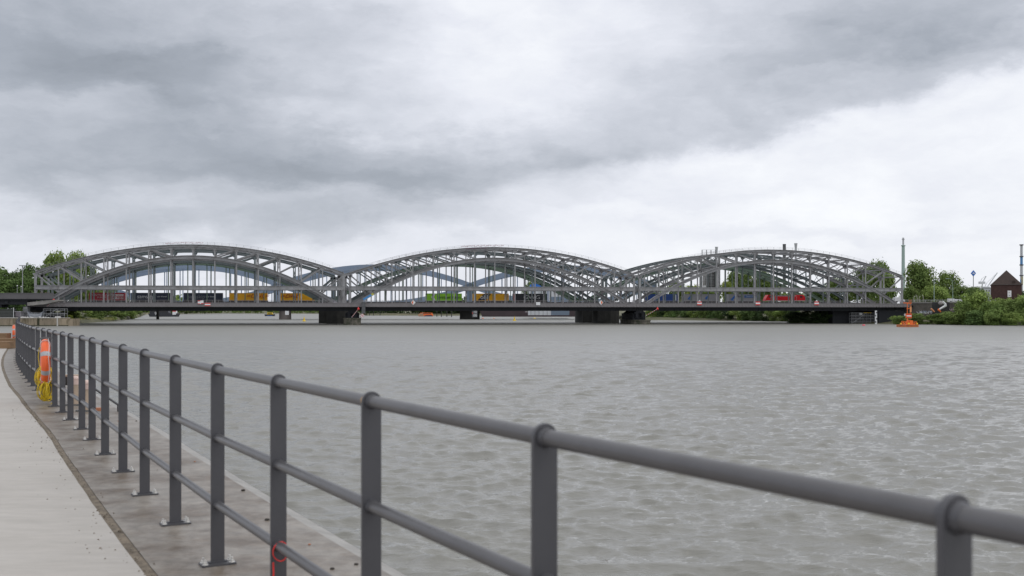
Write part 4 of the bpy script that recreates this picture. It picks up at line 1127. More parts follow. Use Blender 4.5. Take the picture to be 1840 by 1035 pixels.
# striped radar marker booms
for px0, py0, px1, py1, lb_ in ((632, 570, 644, 555, 'red topped boom reaching out from the left pier'), (1161, 567, 1181.5, 555, 'red topped striped boom reaching out from the right pier'), (84, 551, 96.5, 539.5, 'red topped boom below the end of the left viaduct')):
    w = -6.2; q0 = BW(s_of(px0, w), w); q1 = BW(s_of(px1, w), w); q0.z = Z(py0, q0.y); q1.z = Z(py1, q1.y)
    o = thing('marker_boom', lb_, 'marker', q0); d = q1 - q0; b = MB()
    for i in range(6): b.tube([d * (i / 6), d * ((i + .52) / 6)], .075, 8)
    b.build('white_stripes', white, o); b = MB()
    for i in range(6): b.tube([d * ((i + .52) / 6), d * ((i + 1) / 6)], .075, 8)
    b.build('red_stripes', red, o); b = MB(); b.ball(d, .42, 12, 8); b.tube([d, d + Vector((0, 0, .75))], [.4, .04], 12); b.build('head', red, o, smooth=True)
    b = MB(); b.beam((0, 0, -.1), (0, 3.4, -.1), .1, .1); b.build('bracket', dkgrey, o)

# ------------------------------------------------------------------ left viaduct, lamps, people, wall, yard
dv = 336.0
vd = thing('viaduct', 'dark footbridge viaduct with solid grey parapet coming in from the left', 'viaduct', (X(97, dv), dv, 0))
Lv = 70
b = MB(); b.box(-Lv, 0, -.2, .1, 8.85, 10.72); b.box(-Lv, 0, -.32, -.202, 10.6, 10.8)
for i in range(12): b.box(-5.6 * i - 3.02, -5.6 * i - 2.96, -.21, -.19, 8.86, 10.6)
b.build('parapet', mat('viaduct_parapet', (.115, .11, .115), .6, 0, .1, .4, geo=True), vd)
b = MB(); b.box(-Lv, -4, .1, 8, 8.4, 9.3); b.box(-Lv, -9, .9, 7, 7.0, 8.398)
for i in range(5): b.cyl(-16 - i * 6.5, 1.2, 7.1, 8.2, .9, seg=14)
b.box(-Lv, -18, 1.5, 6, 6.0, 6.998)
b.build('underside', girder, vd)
b = MB(); b.prism([(-9, 7.7), (-1, 8.55), (1.2, 8.55), (1.2, 8.2), (-3, 7.2), (-9, 6.6)], .5, 4.5); b.build('end_bearing', mat('pale_rubble', (.28, .27, .255), .85, 0, .35, .5, geo=True), vd)
b = MB()
for i in range(4): b.cyl(-22 - i * 15, 4, 1.5, 6.0, 1.1, seg=14)
b.build('column', stone_d, vd)
def people(px, m_top, label, pose=0):
    o = tag(bpy.data.objects.new('person', None), label, 'person', 'people walking on the viaduct'); COL.objects.link(o); o.location = (X(px, dv + 1.2), dv + 1.2, 9.3)
    b = MB()
    for s_ in (-1, 1): b.tube([(s_ * .1, 0, .0), (s_ * .11, .02 * s_, .45), (s_ * .1, 0, .85)], [.05, .065, .09], 8)
    b.tube([(0, 0, .8), (0, 0, 1.05), (0, 0, 1.35), (0, 0, 1.48), (0, 0, 1.55)], [.15, .15, .2, .1, .06], 10)
    for s_ in (-1, 1): b.tube([(s_ * .2, 0, 1.38), (s_ * .27, .03, 1.1), (s_ * .24, -.12, .88)], [.06, .05, .035], 8)
    b.ball((0, 0, 1.66), .115, 12, 8, (.85, 1, 1.15)); me_ = b.build('body', mat('skin', (.45, .28, .2), .6), o, smooth=True)
    b = MB(); b.tube([(0, 0, .82), (0, 0, 1.05), (0, 0, 1.37), (0, 0, 1.47)], [.17, .17, .225, .12], 10)
    for s_ in (-1, 1): b.tube([(s_ * .2, 0, 1.4), (s_ * .28, .03, 1.1), (s_ * .25, -.1, .92)], [.075, .065, .05], 8)
    b.build('jacket', m_top, o, smooth=True)
    b = MB(); b.ball((0, .02, 1.70), .125, 12, 8, (.9, 1, 1.0)); b.build('hair', trunkm, o, smooth=True)
    return o
people(73.5, signblue, 'person in a blue jacket, leftmost of three on the viaduct'); people(82.5, mat('navy_cloth', (.05, .07, .3), .8), 'person in a navy jacket between the others on the viaduct'); people(87, orange, 'person in an orange jacket, rightmost on the viaduct')
def lamp(px, ytop, ybase, d, label, kind=0, mm=midgrey, group=None):
    o = thing('street_lamp', label, 'street lamp', (X(px, d), d, Z(ybase, d)), 0, group); h = Z(ytop, d) - Z(ybase, d)
    b = MB(); b.cyl(0, 0, -.2, h, .14 if kind == 0 else .09, .12 if kind == 0 else .06, 10); b.build('pole', mm, o)
    if kind == 0: b = MB(); b.box(-1.1, 1.1, -.2, .2, h - .05, h + .18); b.cyl(0, 0, h - .5, h - .05, .22, seg=10); b.build('lamp_head', mm, o)
    elif kind == 1: b = MB(); b.ball((0, 0, h), .2, 10, 8); b.build('lamp_head', white, o)
    else:
        b = MB(); b.tube([(0, 0, h - .1), (-.3, 0, h + .9), (-1.0, 0, h + 1.5), (-2.0, 0, h + 1.6)], .07, 8); b.build('arm', mm, o)
        b = MB(); b.box(-2.7, -1.9, -.15, .15, h + 1.5, h + 1.68); b.build('lamp_head', mm, o)
lamp(40.5, 477.5, 527, 342, 'tall grey double headed lamp post on the left viaduct')
lamp(31, 513.5, 527, 341, 'short lamp with round white head, left one on the viaduct', 1); lamp(38, 515, 527, 341, 'short lamp with round white head, right one beside the tall lamp', 1)
lamp(1712, 508, 541, 390, 'curved green-grey street lamp on the right embankment', 2, teal)
o = thing('mast', 'slim straight grey-green mast in front of the right trees', 'mast', (X(1678.5, 392), 392, 7.5)); b = MB(); b.cyl(0, 0, 0, 9.4, .13, .08, 10); b.build('pole', teal, o); b = MB(); b.cyl(0, 0, 9.4, 9.6, .16, seg=10); b.build('cap', teal, o)
# old quay wall left
qw = thing('quay_wall', 'stained brown concrete quay wall standing in the water at the left', 'wall', (X(105, 333), 333, 0))
x0 = X(-220, 333) - qw.location.x
def zt(x): return 2.35 + .35 * (-x / 20)
b = MB()
segs = [(x0, -7.05, 0), (-6.2, 0, 0)]
for xa, xb, yo in segs: b.box(xa, xb, yo, 9, -1.2, 2.55)
b.slab([(0.002, 0), (3.1, 3.5), (3.1, 9), (0.002, 9)], -1.2, 2.3)
b.build('wall_face', quay_old, qw)
b = MB(); b.box(-7.0, -6.25, .3, 9, -1.2, 2.5); b.box(x0, 3.2, -.04, 0.0 - .002, -.3, .28) ; b.build('weed_band', weed, qw)
b = MB(); b.box(x0, -7.05, -.12, 9, 2.552, 2.75); b.box(-6.2, .02, -.1, 9, 2.552, 2.7); b.box(-.55, -.1, -.06, -.003, -.2, 2.55); b.build('coping_stone', mat('pale_stone', (.5, .49, .46), .8, 0, .2, 1, geo=True), qw)
for i in range(34):
    rs = random.uniform(.12, .34); px = random.choice((random.uniform(36, 62), random.uniform(68, 88), random.uniform(100, 108))); b = MB(); b.ball((0, 0, rs * .4), rs, 6, 4, (1.3, 1, .8))
    o = b.build('rubble_stone', mat('pale_rubble_stone', (.62, .61, .6), .9, 0, .15, 3), None, loc=(X(px, 334), 334 + random.uniform(-.5, .8), 2.72)); tag(o, 'pale rubble stone lying on top of the stained quay wall', 'stone', 'rubble stones on the quay wall')
# yard things on the quay
def yard(name, label, px0, px1, y0, y1, d, m, cat, dep=2.0, parts=()):
    o = thing(name, label, cat, (X(px0, d), d, 2.7)); w = X(px1, d) - X(px0, d); z0, z1 = Z(y1, d) - 2.7, Z(y0, d) - 2.7
    b = MB(); b.box(0, w, 0, dep, max(0, z0), z1); b.build('body', m, o); return o, w, z1
o, w, h = yard('slatted_fence', 'dark slatted fence panel on the quay wall below the viaduct', -40, 24, 555, 569, 337, mat('dark_green_panel', (.035, .042, .035), .7), 'fence', .2)
b = MB()
for i in range(5): b.box(0, w, -.08, -.002, .15 + i * .45, .26 + i * .45)
b.build('slats', dkgrey, o); b = MB(); b.cyl(w + .1, 0, 0, h + .5, .09, seg=8); b.cyl(w * .6, -.1, 0, h + .3, .07, seg=8); b.build('post', white, o)
o, w, h = yard('site_container', 'small grey site cabin on the quay wall beside the slatted fence', 27, 37, 560, 569, 338, mat('mauve_grey', (.22, .2, .22), .7), 'cabin', 2.2)
b = MB(); b.box(-.1, w + .1, -.1, 2.3, h + .002, h + .14); b.build('roof', offwhite, o)
o = thing('site_fence', 'pale mesh site fence standing on the quay wall', 'fence', (X(37, 336), 336, 2.7)); b = MB(); w = X(74, 336) - X(37, 336)
for i in range(4): b.box(w * i / 3 - .03, w * i / 3 + .03, -.03, .03, 0, 1.7)
b.build('posts', galv, o); b = MB()
for i in range(26): b.box(w * i / 25 - .014, w * i / 25 + .014, .0, .02, .1, 1.6)
for z in (.1, .85, 1.6): b.box(0, w, -.02, .03, z, z + .05)
b.build('mesh_panel', galv, o)
o = thing('tipper_skip', 'pale blue-grey skip with sloping sides behind the mesh fence', 'skip', (X(63, 339), 339, 2.7)); b = MB(); b.prism([(-2.0, .1), (2.0, .1), (2.6, 2.1), (1.6, 1.3), (-1.6, 1.3), (-2.6, 2.1)], 0, 2.2); b.build('body', mat('pale_blue_grey', (.34, .37, .42), .6), o)
b = MB(); b.box(-1.4, 1.4, -.06, -.002, .4, .55); b.box(-1.4, 1.4, -.06, -.002, .9, 1.05); b.build('ribs', galv, o)
scaffold('scaffold', 'grey scaffold platform at the right end of the quay wall under the bridge', (X(78, 338), 338, 2.55), 0, 7.0, 2.2, 3.1, 3, 2, midgrey, .06)
b = MB(); b.box(X(74, 341), X(112, 341), 341, 343, 2.55, 4.4); tag(b.build('site_shed', dark), 'low dark shed behind the grey scaffold platform', 'shed')
o, w, h = yard('machine', 'grey generator box with pale trim under the viaduct end', 41, 50, 551, 561, 340, midgrey, 'machine', 1.5); b = MB(); b.box(.2, w - .2, -.05, -.002, h - .6, h - .2); b.cyl(w * .5, .5, h, h + .5, .12, seg=8); b.build('trim', offwhite, o)
b = MB(); b.box(X(-40, 342), X(24, 342), 342, 344, 2.7, 5.6); tag(b.build('cargo_stack', mat('pale_sheeting', (.28, .29, .30), .6, 0, .4, .8, geo=True, col2=(.08, .09, .09), f2=(.45, .55), s2=.5)), 'row of pale sheeted goods behind the slatted fence', 'goods')

# ------------------------------------------------------------------ right embankment
de = 384.0
we = thing('embankment_wall', 'grey-brown stone embankment wall with graffiti right of the bridge', 'wall', (X(1618, 392), 392, 0), math.atan2(-14, 25))
b = MB(); b.box(0, 34, 0, 5, -1, 7.75); b.build('masonry', mat('grey_brown_masonry', (.12, .108, .095), .9, 0, .3, .5, geo=True, col2=(.07, .065, .055), s2=.4, bump=.05, bscale=2), we)
b = MB(); b.box(-.2, 34.2, -.25, 5.2, 7.752, 8.25); b.build('cornice', mat('pale_cornice', (.24, .23, .215), .8, 0, .2, .5, geo=True), we)
for x0_, x1_, z0_, m_, sd in ((6, 12, 4.2, white, 21), (7, 13, 4.4, mat('pale_blue_graffiti', (.35, .4, .5), .6), 22), (13, 16, 4.6, mat('green_graffiti', (.2, .3, .15), .6), 23), (16.5, 19.5, 5.2, pinkw, 24)):
    r = random.Random(sd); b = MB()
    pts = []
    for i in range(int((x1_ - x0_) * 2.2)):
        cx = x0_ + (x1_ - x0_) * i / ((x1_ - x0_) * 2.2); pts += [(cx + r.uniform(-.4, .4), -.03, z0_ + r.uniform(-.55, .6)) for _ in range(4)]
    b.tube(pts, .075, 4)
    b.build('graffiti', m_, we)
gr = MB(); gr.box(1, 33, -.05, 0.02, 8.6, 8.7); gr.box(1, 33, -.05, .02, 9.0, 9.08)
for i in range(17): gr.box(1 + i * 2 - .05, 1 + i * 2 + .05, -.05, .05, 8.252, 9.1)
gr.build('guard_rail', offwhite, we)
for i, px in enumerate((1642, 1648, 1651.5, 1659)):
    c = P(px, 543, 386); h = (543 - (532, 530, 532, 530)[i]) / F * 386
    b = MB(); dx = .5 * (-1) ** i; b.tube([(0, 0, 0), (0, 0, h * .6), (dx * .3, 0, h * .85), (dx, 0, h)], .09, 8)
    o = b.build('bent_pole', mat('cream_paint', (.5, .5, .42), .6), None, loc=(c.x, c.y, 8.2)); tag(o, 'cream bent pole standing on top of the embankment wall', 'pole', 'bent poles on the embankment wall')
# white leg-like sculpture hanging on the wall
c = P(1690, 551, 372); sc2 = thing('leg_sculpture', 'white bent tube with orange foot leaning on the embankment wall', 'artwork', c)
m_ = 372 / F
def q(px, py): return ((px - 1690) * m_, 0, (551 - py) * m_)
b = MB(); b.tube([q(1694.5, 542), q(1698.5, 546.5), q(1699, 549.5), q(1696, 551.2), q(1691, 554), q(1687, 556.8)], [.32, .42, .5, .42, .35, .3], 12); b.build('tube', white, sc2, smooth=True)
b = MB(); b.tube([q(1687.5, 555), q(1686.3, 556.5), q(1688.5, 558.5), q(1690.5, 560.5)], [.3, .34, .3, .22], 10); b.build('orange_end', orange, sc2, smooth=True)
c = P(1690, 544.5, 375); b = MB(); b.ball((0, 0, 0), .85, 14, 10, (1, .6, .9)); o = b.build('round_hatch', mat('hatch_grey', (.3, .28, .28), .7), None, smooth=True, loc=c); tag(o, 'round grey disc beside the top of the white bent tube', 'disc')
c = P(1676, 558, 372); b = MB(); b.tube([(-.6, 0, .7), (.1, 0, 0), (.6, 0, -.5)], [.3, .28, .2], 10); o = b.build('orange_fender', mat('pale_orange', (.7, .3, .15), .6), None, smooth=True, loc=c); tag(o, 'short orange fender left of the white bent tube on the wall', 'fender')
c = P(1678, 549, 377); b = MB(); b.box(0, 6, 0, 1.0, -4.4, 1.2); o = b.build('dark_niche', dark, None, loc=c + Vector((-.2, 0, 0))); tag(o, 'dark doorway block in the wall behind the white bent tube', 'doorway')
def van(px0, px1, y0, y1, d, label, flip=1):
    w = (px1 - px0) / F * d; h = (y1 - y0) / F * d; o = thing('parked_van', label, 'van', (X(px0, d), d, Z(y1, d)))
    b = MB(); b.prism([(0, .3), (w, .3), (w, h * .55), (w * .82, h * .62), (w * .7, h), (.1, h), (0, h * .9)], 0, 2.0); b.build('body', white, o)
    b = MB(); b.prism([(w * .73, h * .62), (w * .8, h * .62), (w * .72, h * .9)], -.03, -.002); b.build('window', dark, o)
    for xx in (w * .2, w * .8): b = MB(); b.tube([(xx, -.05, .32), (xx, .2, .32)], .32, 12); b.build('wheel', dark, o)
van(1608, 1626, 534, 543.5, 400, 'white van parked right at the end post of the bridge')
van(1706, 1719, 536.5, 543.5, 392, 'white van on the embankment road, left one below the street lamp')
van(1719, 1732, 537.5, 544, 388, 'white car on the embankment road half behind the thicket')
# chimneys
ch = thing('chimney', 'tall slim pale green chimney behind the large round tree', 'chimney', (X(1623, 900), 900, 2)); zt_ = Z(427, 900) - 2; zm = Z(441, 900) - 2
b = MB(); b.cyl(0, 0, 0, zm, 1.75, 1.3, 20); b.build('shaft', teal, ch, smooth=True); b = MB(); b.cyl(0, 0, zm, zt_, .8, .75, 16); b.build('upper_flue', grey_ch, ch, smooth=True)
b = MB(); b.cyl(0, 0, zm - .6, zm + .3, 1.8, seg=20); b.build('platform', teal, ch); b = MB(); b.cyl(0, 0, zt_ - 1.8, zt_ - 1.0, 1.15, seg=16); b.build('rim', grey_ch, ch)
for px, yt, w, mm, lb_, cap in ((1287.5, 443.5, 4.2, grey_ch, 'pale grey round chimney with wider top above the left of the right arch', 1), (1409.3, 438.5, 4.6, mat('dark_chimney', (.10, .105, .11), .8), 'short dark square chimney above the crown of the right arch', 0), (1430, 437, 4.4, grey_ch, 'pale grey round chimney with wider top right of the dark one', 1)):
    d = 800; r_ = w / F * d / 2; o = thing('chimney', lb_, 'chimney', (X(px, d), d, 2)); h = Z(yt, d) - 2; b = MB()
    if cap: b.cyl(0, 0, 0, h - 2, r_ * .9, seg=16); b.build('shaft', mm, o, smooth=True); b = MB(); b.cyl(0, 0, h - 3.2, h, r_ * .95, r_ * 1.35, 16); b.build('cap', mm, o)
    else: b.box(-r_, r_, -r_, r_, 0, h - .6); b.build('shaft', mm, o); b = MB(); b.box(-r_ * 1.08, r_ * 1.08, -r_ * 1.08, r_ * 1.08, h - .6, h); b.build('cap', mm, o)
d = 700; o = thing('chimney', 'tall white and blue banded chimney at the right edge', 'chimney', (X(1835.5, d), d, 2)); h = Z(439, d) - 2; r_ = 2.3 / F * d
cuts = [0, .22, .30, .42, .5, .60, .70, .82, 1.0]; cm = [grey_ch, mat('chimney_blue', (.10, .26, .50), .7), grey_ch, mat('chimney_blue', (.10, .26, .50), .7), grey_ch, grey_ch, mat('chimney_blue', (.10, .26, .50), .7), grey_ch]
for i in range(8): b = MB(); b.cyl(0, 0, h * cuts[i] + .0, h * cuts[i + 1], r_ * (1.15 - .25 * cuts[i]), r_ * (1.15 - .25 * cuts[i + 1]), 16); b.build('band', cm[i], o, smooth=True)
b = MB()
for f in (.3, .55, .7, .82, .985): b.cyl(0, 0, h * f, h * f + .7, r_ * 1.5, seg=16)
b.build('ring_platform', dkgrey, o)
# blue diamond sign on pole
d = 430; o = thing('diamond_sign', 'blue diamond sign with white mark on a tall pole', 'sign', (X(1749, d), d, 4)); h = Z(491, d) - 4; s_ = 4.4 / F * d
b = MB(); b.cyl(0, 0, 0, h - s_, .16, seg=10); b.build('pole', midgrey, o); b = MB(); b.prism([(-s_, h), (0, h - s_ * 1.25), (s_, h), (0, h + s_ * 1.25)], -.25, .25); b.build('board', signblue, o)
b = MB(); b.prism([(-s_ * .5, h - .2), (s_ * .5, h - .2), (s_ * .35, h + .2), (-s_ * .35, h + .2)], -.3, -.252); b.prism([(-.2, h + .3), (.2, h + .3), (0, h + .6)], -.3, -.252); b.build('white_mark', white, o)
# brick house
d = 400; hs = thing('brick_house', 'dark brick house with steep brown pyramid roof at the right', 'house', (X(1781, d), d, 3), R(-24)); w = (X(1832, d) - X(1781, d)) * .97; ze = Z(511.5, d) - 3; zr_ = Z(485.5, d) - 3
b = MB(); b.box(0, w, 0, 10, -1, ze); b.build('wall', brick_d, hs)
b = MB(); e_ = .35; b.add([(-e_, -.3, ze - .15), (w + e_, -.3, ze - .15), (w + e_, 10.3, ze - .15), (-e_, 10.3, ze - .15), (w * .51, 4.2, zr_ + .1)], [(3, 2, 1, 0), (0, 1, 4), (1, 2, 4), (2, 3, 4), (3, 0, 4)]); b.build('roof', tile_d, hs)
b = MB(); b.box(-.05, w + .05, -.34, -.302, ze - .12, ze + .1); b.build('eaves_board', mat('eaves_grey', (.10, .085, .08), .8), hs)
b = MB(); b.box(w * .70, w * .78, .1, 1.2, ze + .6, ze + 1.5) ; b.build('roof_hatch', tile_d, hs)
b = MB(); b.box(w - .1, w + .5, 2, 3, ze, ze + 3.1); b.build('side_chimney', mat('cream_chimney', (.4, .36, .22), .8), hs)
o = thing('info_sign', 'white notice board on a post in front of the brick house', 'sign', (X(1814, 392), 392, 4)); z0_, z1_ = Z(533.5, 392) - 4, Z(522, 392) - 4
b = MB(); b.box(-.7, .7, 0, .1, z0_, z1_); b.build('board', white, o); b = MB(); b.box(-.3, .3, -.03, -.002, z0_ + .5, z0_ + .7); b.box(-.4, .1, -.03, -.002, z1_ - .9, z1_ - .75); b.build('marks', dkgrey, o); b = MB(); b.cyl(0, .1, 0, z0_, .1, seg=8); b.build('post', dkgrey, o)
# industrial hall and cranes
d = 900; o = thing('industrial_hall', 'white industrial hall left of the brick house', 'hall', (X(1757, d), d, 2)); w = X(1785, d) - X(1757, d)
b = MB(); b.box(0, w, 0, 20, 0, Z(518, d) - 2); b.build('wall', mat('hall_grey', (.5, .52, .55), .7), o); b = MB(); b.box(-.3, w + .3, -.3, 20.3, Z(518, d) - 2, Z(516.5, d) - 2); b.build('roof', midgrey, o); b = MB(); b.box(w * .4, w * .65, -.2, -.02, 1, Z(527, d) - 2); b.build('gate', white, o); b = MB()
for i in range(6): b.box(w * .05 + i * w * .16, w * .05 + i * w * .16 + 1, -.12, -.01, Z(524, d) - 2, Z(521, d) - 2)
b.build('window', dkgrey, o)
cranem = mat('pale_crane', (.62, .64, .67), .7, 0, .05, .1)
for px, yt, jx, jy, lb_ in ((1773, 517, 1792, 490, 'pale harbour crane with long raised jib left of the brick house'), (1765, 508, 1772, 496, 'pale harbour crane with short jib farther left')):
    d = 1300; o = thing('harbour_crane', lb_, 'crane', (X(px, d), d, 2)); m_ = d / F; hz = Z(yt, d) - 2; b = MB(); b.cyl(0, 0, 0, hz, 1.3, .6, 8); b.build('tower', cranem, o); b = MB(); jv = Vector(((jx - px) * m_, 0, Z(jy, d) - 2))
    b.beam((0, 0, hz), jv, .8, 1.0); b.beam((0, 0, hz + 6), jv, .3, .3); b.beam((-3, 0, hz), (0, 0, hz + 6), .5, .5); b.build('jib', cranem, o); b = MB(); b.box(-4, 3, -2, 2, hz - 1.5, hz + 1.5); b.build('cab', cranem, o)
# tower block in scaffolding behind the right arch
d = 620; o = thing('tower_building', 'grey tower wrapped in scaffolding behind the right arch', 'building', (X(1262, d), d, 2)); w = X(1294, d) - X(1262, d); h = Z(462, d) - 2
b = MB(); b.box(2.5, w - 1, 2, 12, 0, h - 1.5)
b.build('wall', mat('tower_wall', (.19, .18, .17), .8, 0, .3, .2, geo=True, col2=(.32, .32, .33), s2=.15), o)
b = MB()
for i in range(5):
    for y in (0, 1.4): b.box(w * i / 4 - .12, w * i / 4 + .12, y, y + .2, 0, h + (4.5 if i < 4 else 0))
b.build('scaffold_standards', midgrey, o); b = MB()
for j in range(17):
    z = 2 * j + 2.0
    if z < h: b.box(0, w, 0, 1.6, z, z + .14); b.box(0, w, -.02, .06, z + .9, z + 1.0)
for z in (h + 1.5, h + 3, h + 4.3): b.box(0, w * .78, 0, .15, z, z + .15)
for j in range(7): b.beam((w * (j % 4) / 4, -.1, j * 5), (w * (j % 4 + 1) / 4, -.1, j * 5 + 5), .15, .15)
b.build('scaffold_decks', midgrey, o); b = MB(); b.box(w * .66, w * .72, -.4, -.12, 0, h - 1); b.build('hoist_mast', dark, o)
b = MB(); b.box(w * .05, w * .2, -.1, -.02, 15, 18); b.box(w * .1, w * .3, -.1, -.02, 6, 8.5); b.box(w * .35, w * .5, -.1, -.02, 9, 10.5); b.build('sheet', offwhite, o)
# hall with blue roof behind the middle arch
d = 640; o = thing('warehouse', 'white hall with bright blue roof behind the middle arch', 'hall', (X(950, d), d, 2)); w = X(1023, d) - X(950, d)
b = MB(); b.box(0, w, 0, 25, 0, Z(520, d) - 2); b.build('wall', mat('hall_white', (.62, .64, .67), .7, 0, .1, .1), o)
b = MB(); b.prism([(X(953, d) - X(950, d), Z(520, d) - 1.99), (X(985, d) - X(950, d), Z(520, d) - 1.99), (X(975, d) - X(950, d), Z(513, d) - 2), (X(963, d) - X(950, d), Z(509, d) - 2), (X(953, d) - X(950, d), Z(511, d) - 2)], 0, 25); b.build('roof', mat('bright_blue', (.02, .17, .60), .5), o)
b = MB(); b.box(w * .55, w, -.2, -.01, 0, 11.5); b.build('base_panel', mat('slate_panel', (.18, .23, .3), .7), o); b = MB()
for i in range(6): b.box(w * .52 + i * 1.7, w * .52 + i * 1.7 + 1.2, -.3, -.21, 4.4, 6.9)
b.build('window', mat('teal_glass', (.25, .55, .48), .3), o)
b = MB()
for i in range(9): b.box(w * .05 + i * w * .1, w * .05 + i * w * .1 + .25, -.1, -.01, 0, Z(520, d) - 2.3)
b.build('wall_seams', midgrey, o)

# ------------------------------------------------------------------ boats, buoys, piles
def boat(name, label, px0, px1, y0, y1, hull, top, cabin=(.3, .75), cat='boat', wood_=None):
    d = EYE * F / (y1 - 557); w = (px1 - px0) / F * d; h = (y1 - y0) / F * d
    o = thing(name, label, cat, (X((px0 + px1) / 2, d), d, 0)); b = MB()
    prof = [(-w / 2, h * .5), (-w / 2 + w * .05, -.2), (w / 2 - w * .05, -.2), (w / 2, h * .52)]; b.prism(prof, 0, max(1.5, w * .3)); b.build('hull', hull, o)
    b = MB(); b.prism([(-w / 2 + w * cabin[0], h * .5), (-w / 2 + w * cabin[1], h * .52), (-w / 2 + w * cabin[1] - w * .04, h), (-w / 2 + w * cabin[0] + w * .03, h)], .3, max(1.2, w * .25)); b.build('cabin', top, o)
    b = MB(); b.box(-w / 2 + w * (cabin[0] + .06), -w / 2 + w * (cabin[1] - .08), .25, .298, h * .66, h * .86); b.build('window', dark, o); return o, w, h
o, w, h = boat('work_boat', 'orange covered lifeboat moored under the middle arch', 751.5, 778.5, 562, 568.5, orange, orange, (.1, .95)); b = MB(); b.prism([(-w * .45, 0), (-w * .1, 0), (-w * .2, h * .9), (-w * .45, h * .8)], -.2, -.01); b.build('tarpaulin', mat('tan_canvas', (.4, .25, .16), .8), o); b = MB(); b.prism([(-w * .15, .0), (w * .45, .0), (w * .4, h * .4), (0, h * .35)], -.15, -.01); b.build('dark_side', mat('dark_blue_hull', (.05, .05, .09), .6), o)
o, w, h = boat('work_boat', 'small blue and yellow boat left of the round pier', 475, 493.5, 561.5, 568, dark, yellow, (.25, .8)); b = MB(); b.box(-w * .25, w * .3, -.1, -.01, .1, .5); b.build('blue_stripe', signblue, o)
o, w, h = boat('tanker_barge', 'long black barge with white and red wheelhouse at the left', 266, 319, 557, 569, black_box, black_box, (.05, .7), 'barge'); b = MB(); b.box(w * .33, w * .45, -.2, 3, h * .3, h * 1.05); b.build('wheelhouse', white, o); b = MB(); b.box(w * .33, w * .45, -.26, -.21, h * .75, h * .95); b.build('red_trim', red, o); text('numerals', '90', white, o, (-w * .2, -.3, h * .45), 3.4)
o = thing('long_barge', 'very long dark maroon barge lying right of the dark pier', 'barge', (X(862, 800), 800, 0)); w = X(1100, 800) - X(862, 800); b = MB(); b.prism([(0, 4.6), (2, -.3), (w - 2, -.3), (w, 4.6)], 0, 11); b.build('hull', barge, o)
b = MB(); b.box(w * .34, w * .68, -.1, -.002, 3.2, 4.3); b.build('name_strip', mat('faded_mauve', (.13, .10, .12), .7, 0, .3, .5), o); b = MB()
for i, x_ in enumerate((.345, .37, .41, .44, .5, .53, .56, .6, .64)): b.box(w * x_, w * x_ + 1.6, -.16, -.102, 3.5, 4.1)
b.build('pale_marks', mat('mark_grey', (.35, .34, .35), .7), o); b = MB(); b.box(-.0, w, -.05, 11.05, 4.602, 5.2); b.build('bulwark', black_box, o)
for i, (px, yb) in enumerate(((785, 569), (793, 569.5), (803, 569.3), (811.5, 569.8), (664, 567), (671, 567), (683, 567), (283.5, 573.5), (868.5, 567.5))):
    d = EYE * F / (yb - 557); b = MB(); b.cyl(0, 0, -.6, 4.8 if i != 8 else 5.0, .32 if i < 7 else .85, seg=10)
    o = b.build('mooring_pile', stone_d, None, loc=(X(px, d), d, 0)); tag(o, ('dark mooring pile in the row standing beyond the bridge' if i < 7 else ('thick dark pile standing left in front of the black barge' if i == 7 else 'thick dark pile right of the dark round pier')), 'pile', 'mooring piles in the river' if i < 7 else None)
def buoy(px, py, m, label, s_=1.0, cone=True):
    d = EYE * F / (py - 557); o = thing('buoy', label, 'buoy', (X(px, d), d, 0)); b = MB(); b.ball((0, 0, .1), .85 * s_, 12, 8, (1, 1, .55)); b.build('float', m, o, smooth=True)
    if cone: b = MB(); b.cyl(0, 0, .4 * s_, 2.1 * s_, .5 * s_, .12 * s_, 10); b.build('top_cone', m, o); b = MB(); b.cyl(0, 0, 2.0 * s_, 2.5 * s_, .05, seg=6); b.build('staff', dkgrey, o)
buoy(546.5, 577.5, yellow, 'yellow cone buoy left of the left pier'); buoy(924.5, 576.5, yellow, 'yellow cone buoy in the water under the middle arch'); buoy(960.5, 572.5, yellow, 'small flat yellow buoy right of the cone buoy', .9, False)
buoy(867.5, 572.5, orange, 'tiny orange float left of another under the middle arch', .8, False); buoy(887.5, 572.5, mat('pale_orange', (.7, .3, .15), .6), 'tiny pale orange float right of another under the middle arch', .8, False)
buoy(1552, 585, mat('pink_buoy', (.75, .07, .12), .4), 'round pink buoy floating in front of the scaffold', .62, False)
# orange hut heap at the left shore
c = P(213, 574, 560); o = thing('beached_hull', 'rusty orange upturned hull on the left shore', 'hull', (c.x, c.y, .3)); b = MB(); b.prism([(-2.8, 0), (2.9, 0), (2.4, 1.3), (.6, 2.0), (-2.0, 2.2), (-2.7, 1.2)], 0, 2); b.build('body', rust, o); b = MB(); b.box(-2.3, 2.0, -.1, -.01, .8, 1.1); b.build('band', orange, o); b = MB(); b.cyl(-1.7, 1, 2.1, 5, .35, seg=8); b.build('mast', stone_d, o)
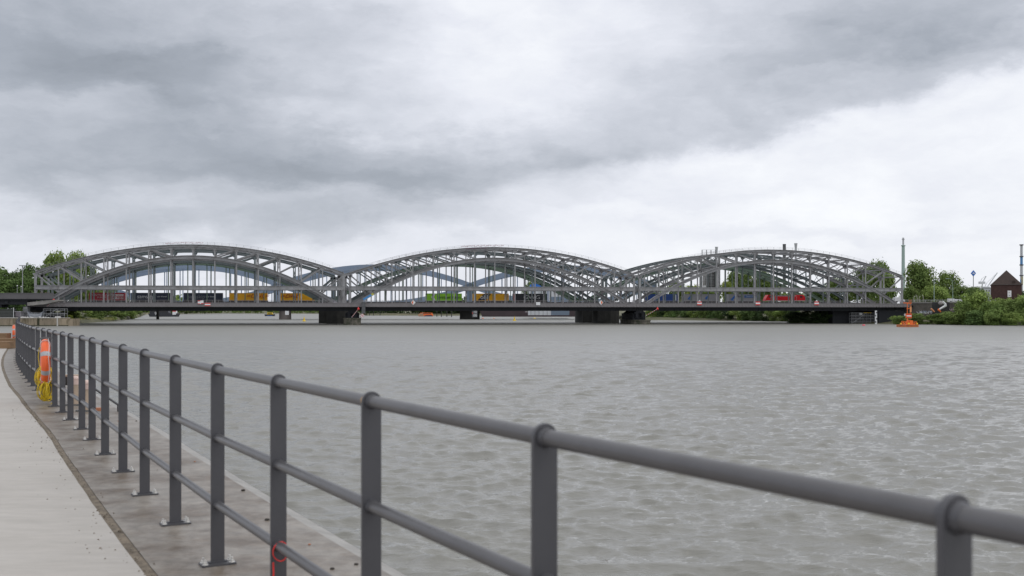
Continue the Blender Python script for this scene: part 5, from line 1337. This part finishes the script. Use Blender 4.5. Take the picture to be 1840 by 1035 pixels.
# orange navigation raft
d = EYE * F / (587.5 - 557); m_ = d / F; rf = thing('buoy_raft', 'orange navigation raft with mast and red-white board near the right shore', 'buoy', (X(1630.5, d), d, 0))
def rx(px): return (px - 1630.5) * m_
def rzv(py): return (587.5 - py) * m_
b = MB(); b.box(rx(1614.3), rx(1647), -1.6, 1.6, -.3, .62); b.build('pontoon', mat('rusty_orange', (.50, .16, .06), .7, 0, .3, 1), rf)
b = MB(); b.box(rx(1614), rx(1647.3), -1.75, 1.75, .622, .74); b.build('fender_rail', mat('rusty_orange2', (.6, .22, .1), .7), rf)
b = MB(); b.tube([(rx(1630.5), 0, .74), (rx(1630.5), 0, rzv(572))], [.42, .16], 12); b.cyl(rx(1630.3), 0, rzv(572), rzv(544.5), .11, seg=8); b.cyl(rx(1636.3), .4, rzv(566), rzv(539), .10, seg=8)
for py in (545.5, 555): b.box(rx(1630), rx(1637), -.1, .3, rzv(py), rzv(py) + .22)
b.box(rx(1624), rx(1638), -.12, .5, rzv(545), rzv(545) + .24); b.build('mast', orange, rf)
b = MB(); b.box(rx(1634), rx(1638), -.2, .5, rzv(543.5), rzv(538.5)); b.box(rx(1635), rx(1637.5), -.2, .4, rzv(553), rzv(548)); b.build('lantern', rust, rf)
b = MB(); b.box(rx(1635.2), rx(1637.3), -.25, .2, rzv(561), rzv(551)); b.build('tan_panel', mat('tan_panel', (.75, .35, .15), .6), rf)
b = MB(); b.box(rx(1626.3), rx(1637.3), -.5, -.35, rzv(571.5), rzv(563.5)); b.build('board_frame', orange, rf)
b = MB(); b.box(rx(1628), rx(1636.6), -.56, -.502, rzv(570.3), rzv(568.6)); b.box(rx(1628), rx(1636.6), -.56, -.502, rzv(566.4), rzv(564.6)); b.build('red_bars', red, rf); b = MB(); b.box(rx(1628), rx(1636.6), -.56, -.502, rzv(568.6) + .003, rzv(566.4) - .003); b.build('white_bar', white, rf)
b = MB(); b.prism([(rx(1623.5), rzv(566)), (rx(1625.3), rzv(568)), (rx(1627), rzv(566)), (rx(1625.3), rzv(563))], -.4, -.3); b.build('small_diamond', offwhite, rf)
b = MB()
for x0_, x1_, zt__ in ((1617, 1620.5, 577.5), (1621.5, 1625, 578), (1640, 1644, 578.5)):
    for px in (x0_, x1_): b.cyl(rx(px), -1.3, .74, rzv(zt__), .08, seg=6)
    b.box(rx(x0_), rx(x1_), -1.38, -1.22, rzv(zt__), rzv(zt__) + .14)
    b.beam((rx(x0_), -1.3, .8), (rx(x1_), -1.3, rzv(zt__)), .12, .12)
b.build('guard_frames', orange, rf)
b = MB(); b.prism([(rx(1633), .742), (rx(1639.5), .742), (rx(1638.5), rzv(576)), (rx(1634), rzv(575))], -1.0, .8); b.build('equipment_housing', orange, rf)
b = MB(); b.ball((rx(1645), -1.2, 1.0), .3, 8, 6); b.ball((rx(1629.7), -1.4, 1.0), .32, 8, 6); b.ball((rx(1615.8), -1.2, 1.0), .26, 8, 6); b.build('yellow_lamps', yellow, rf)
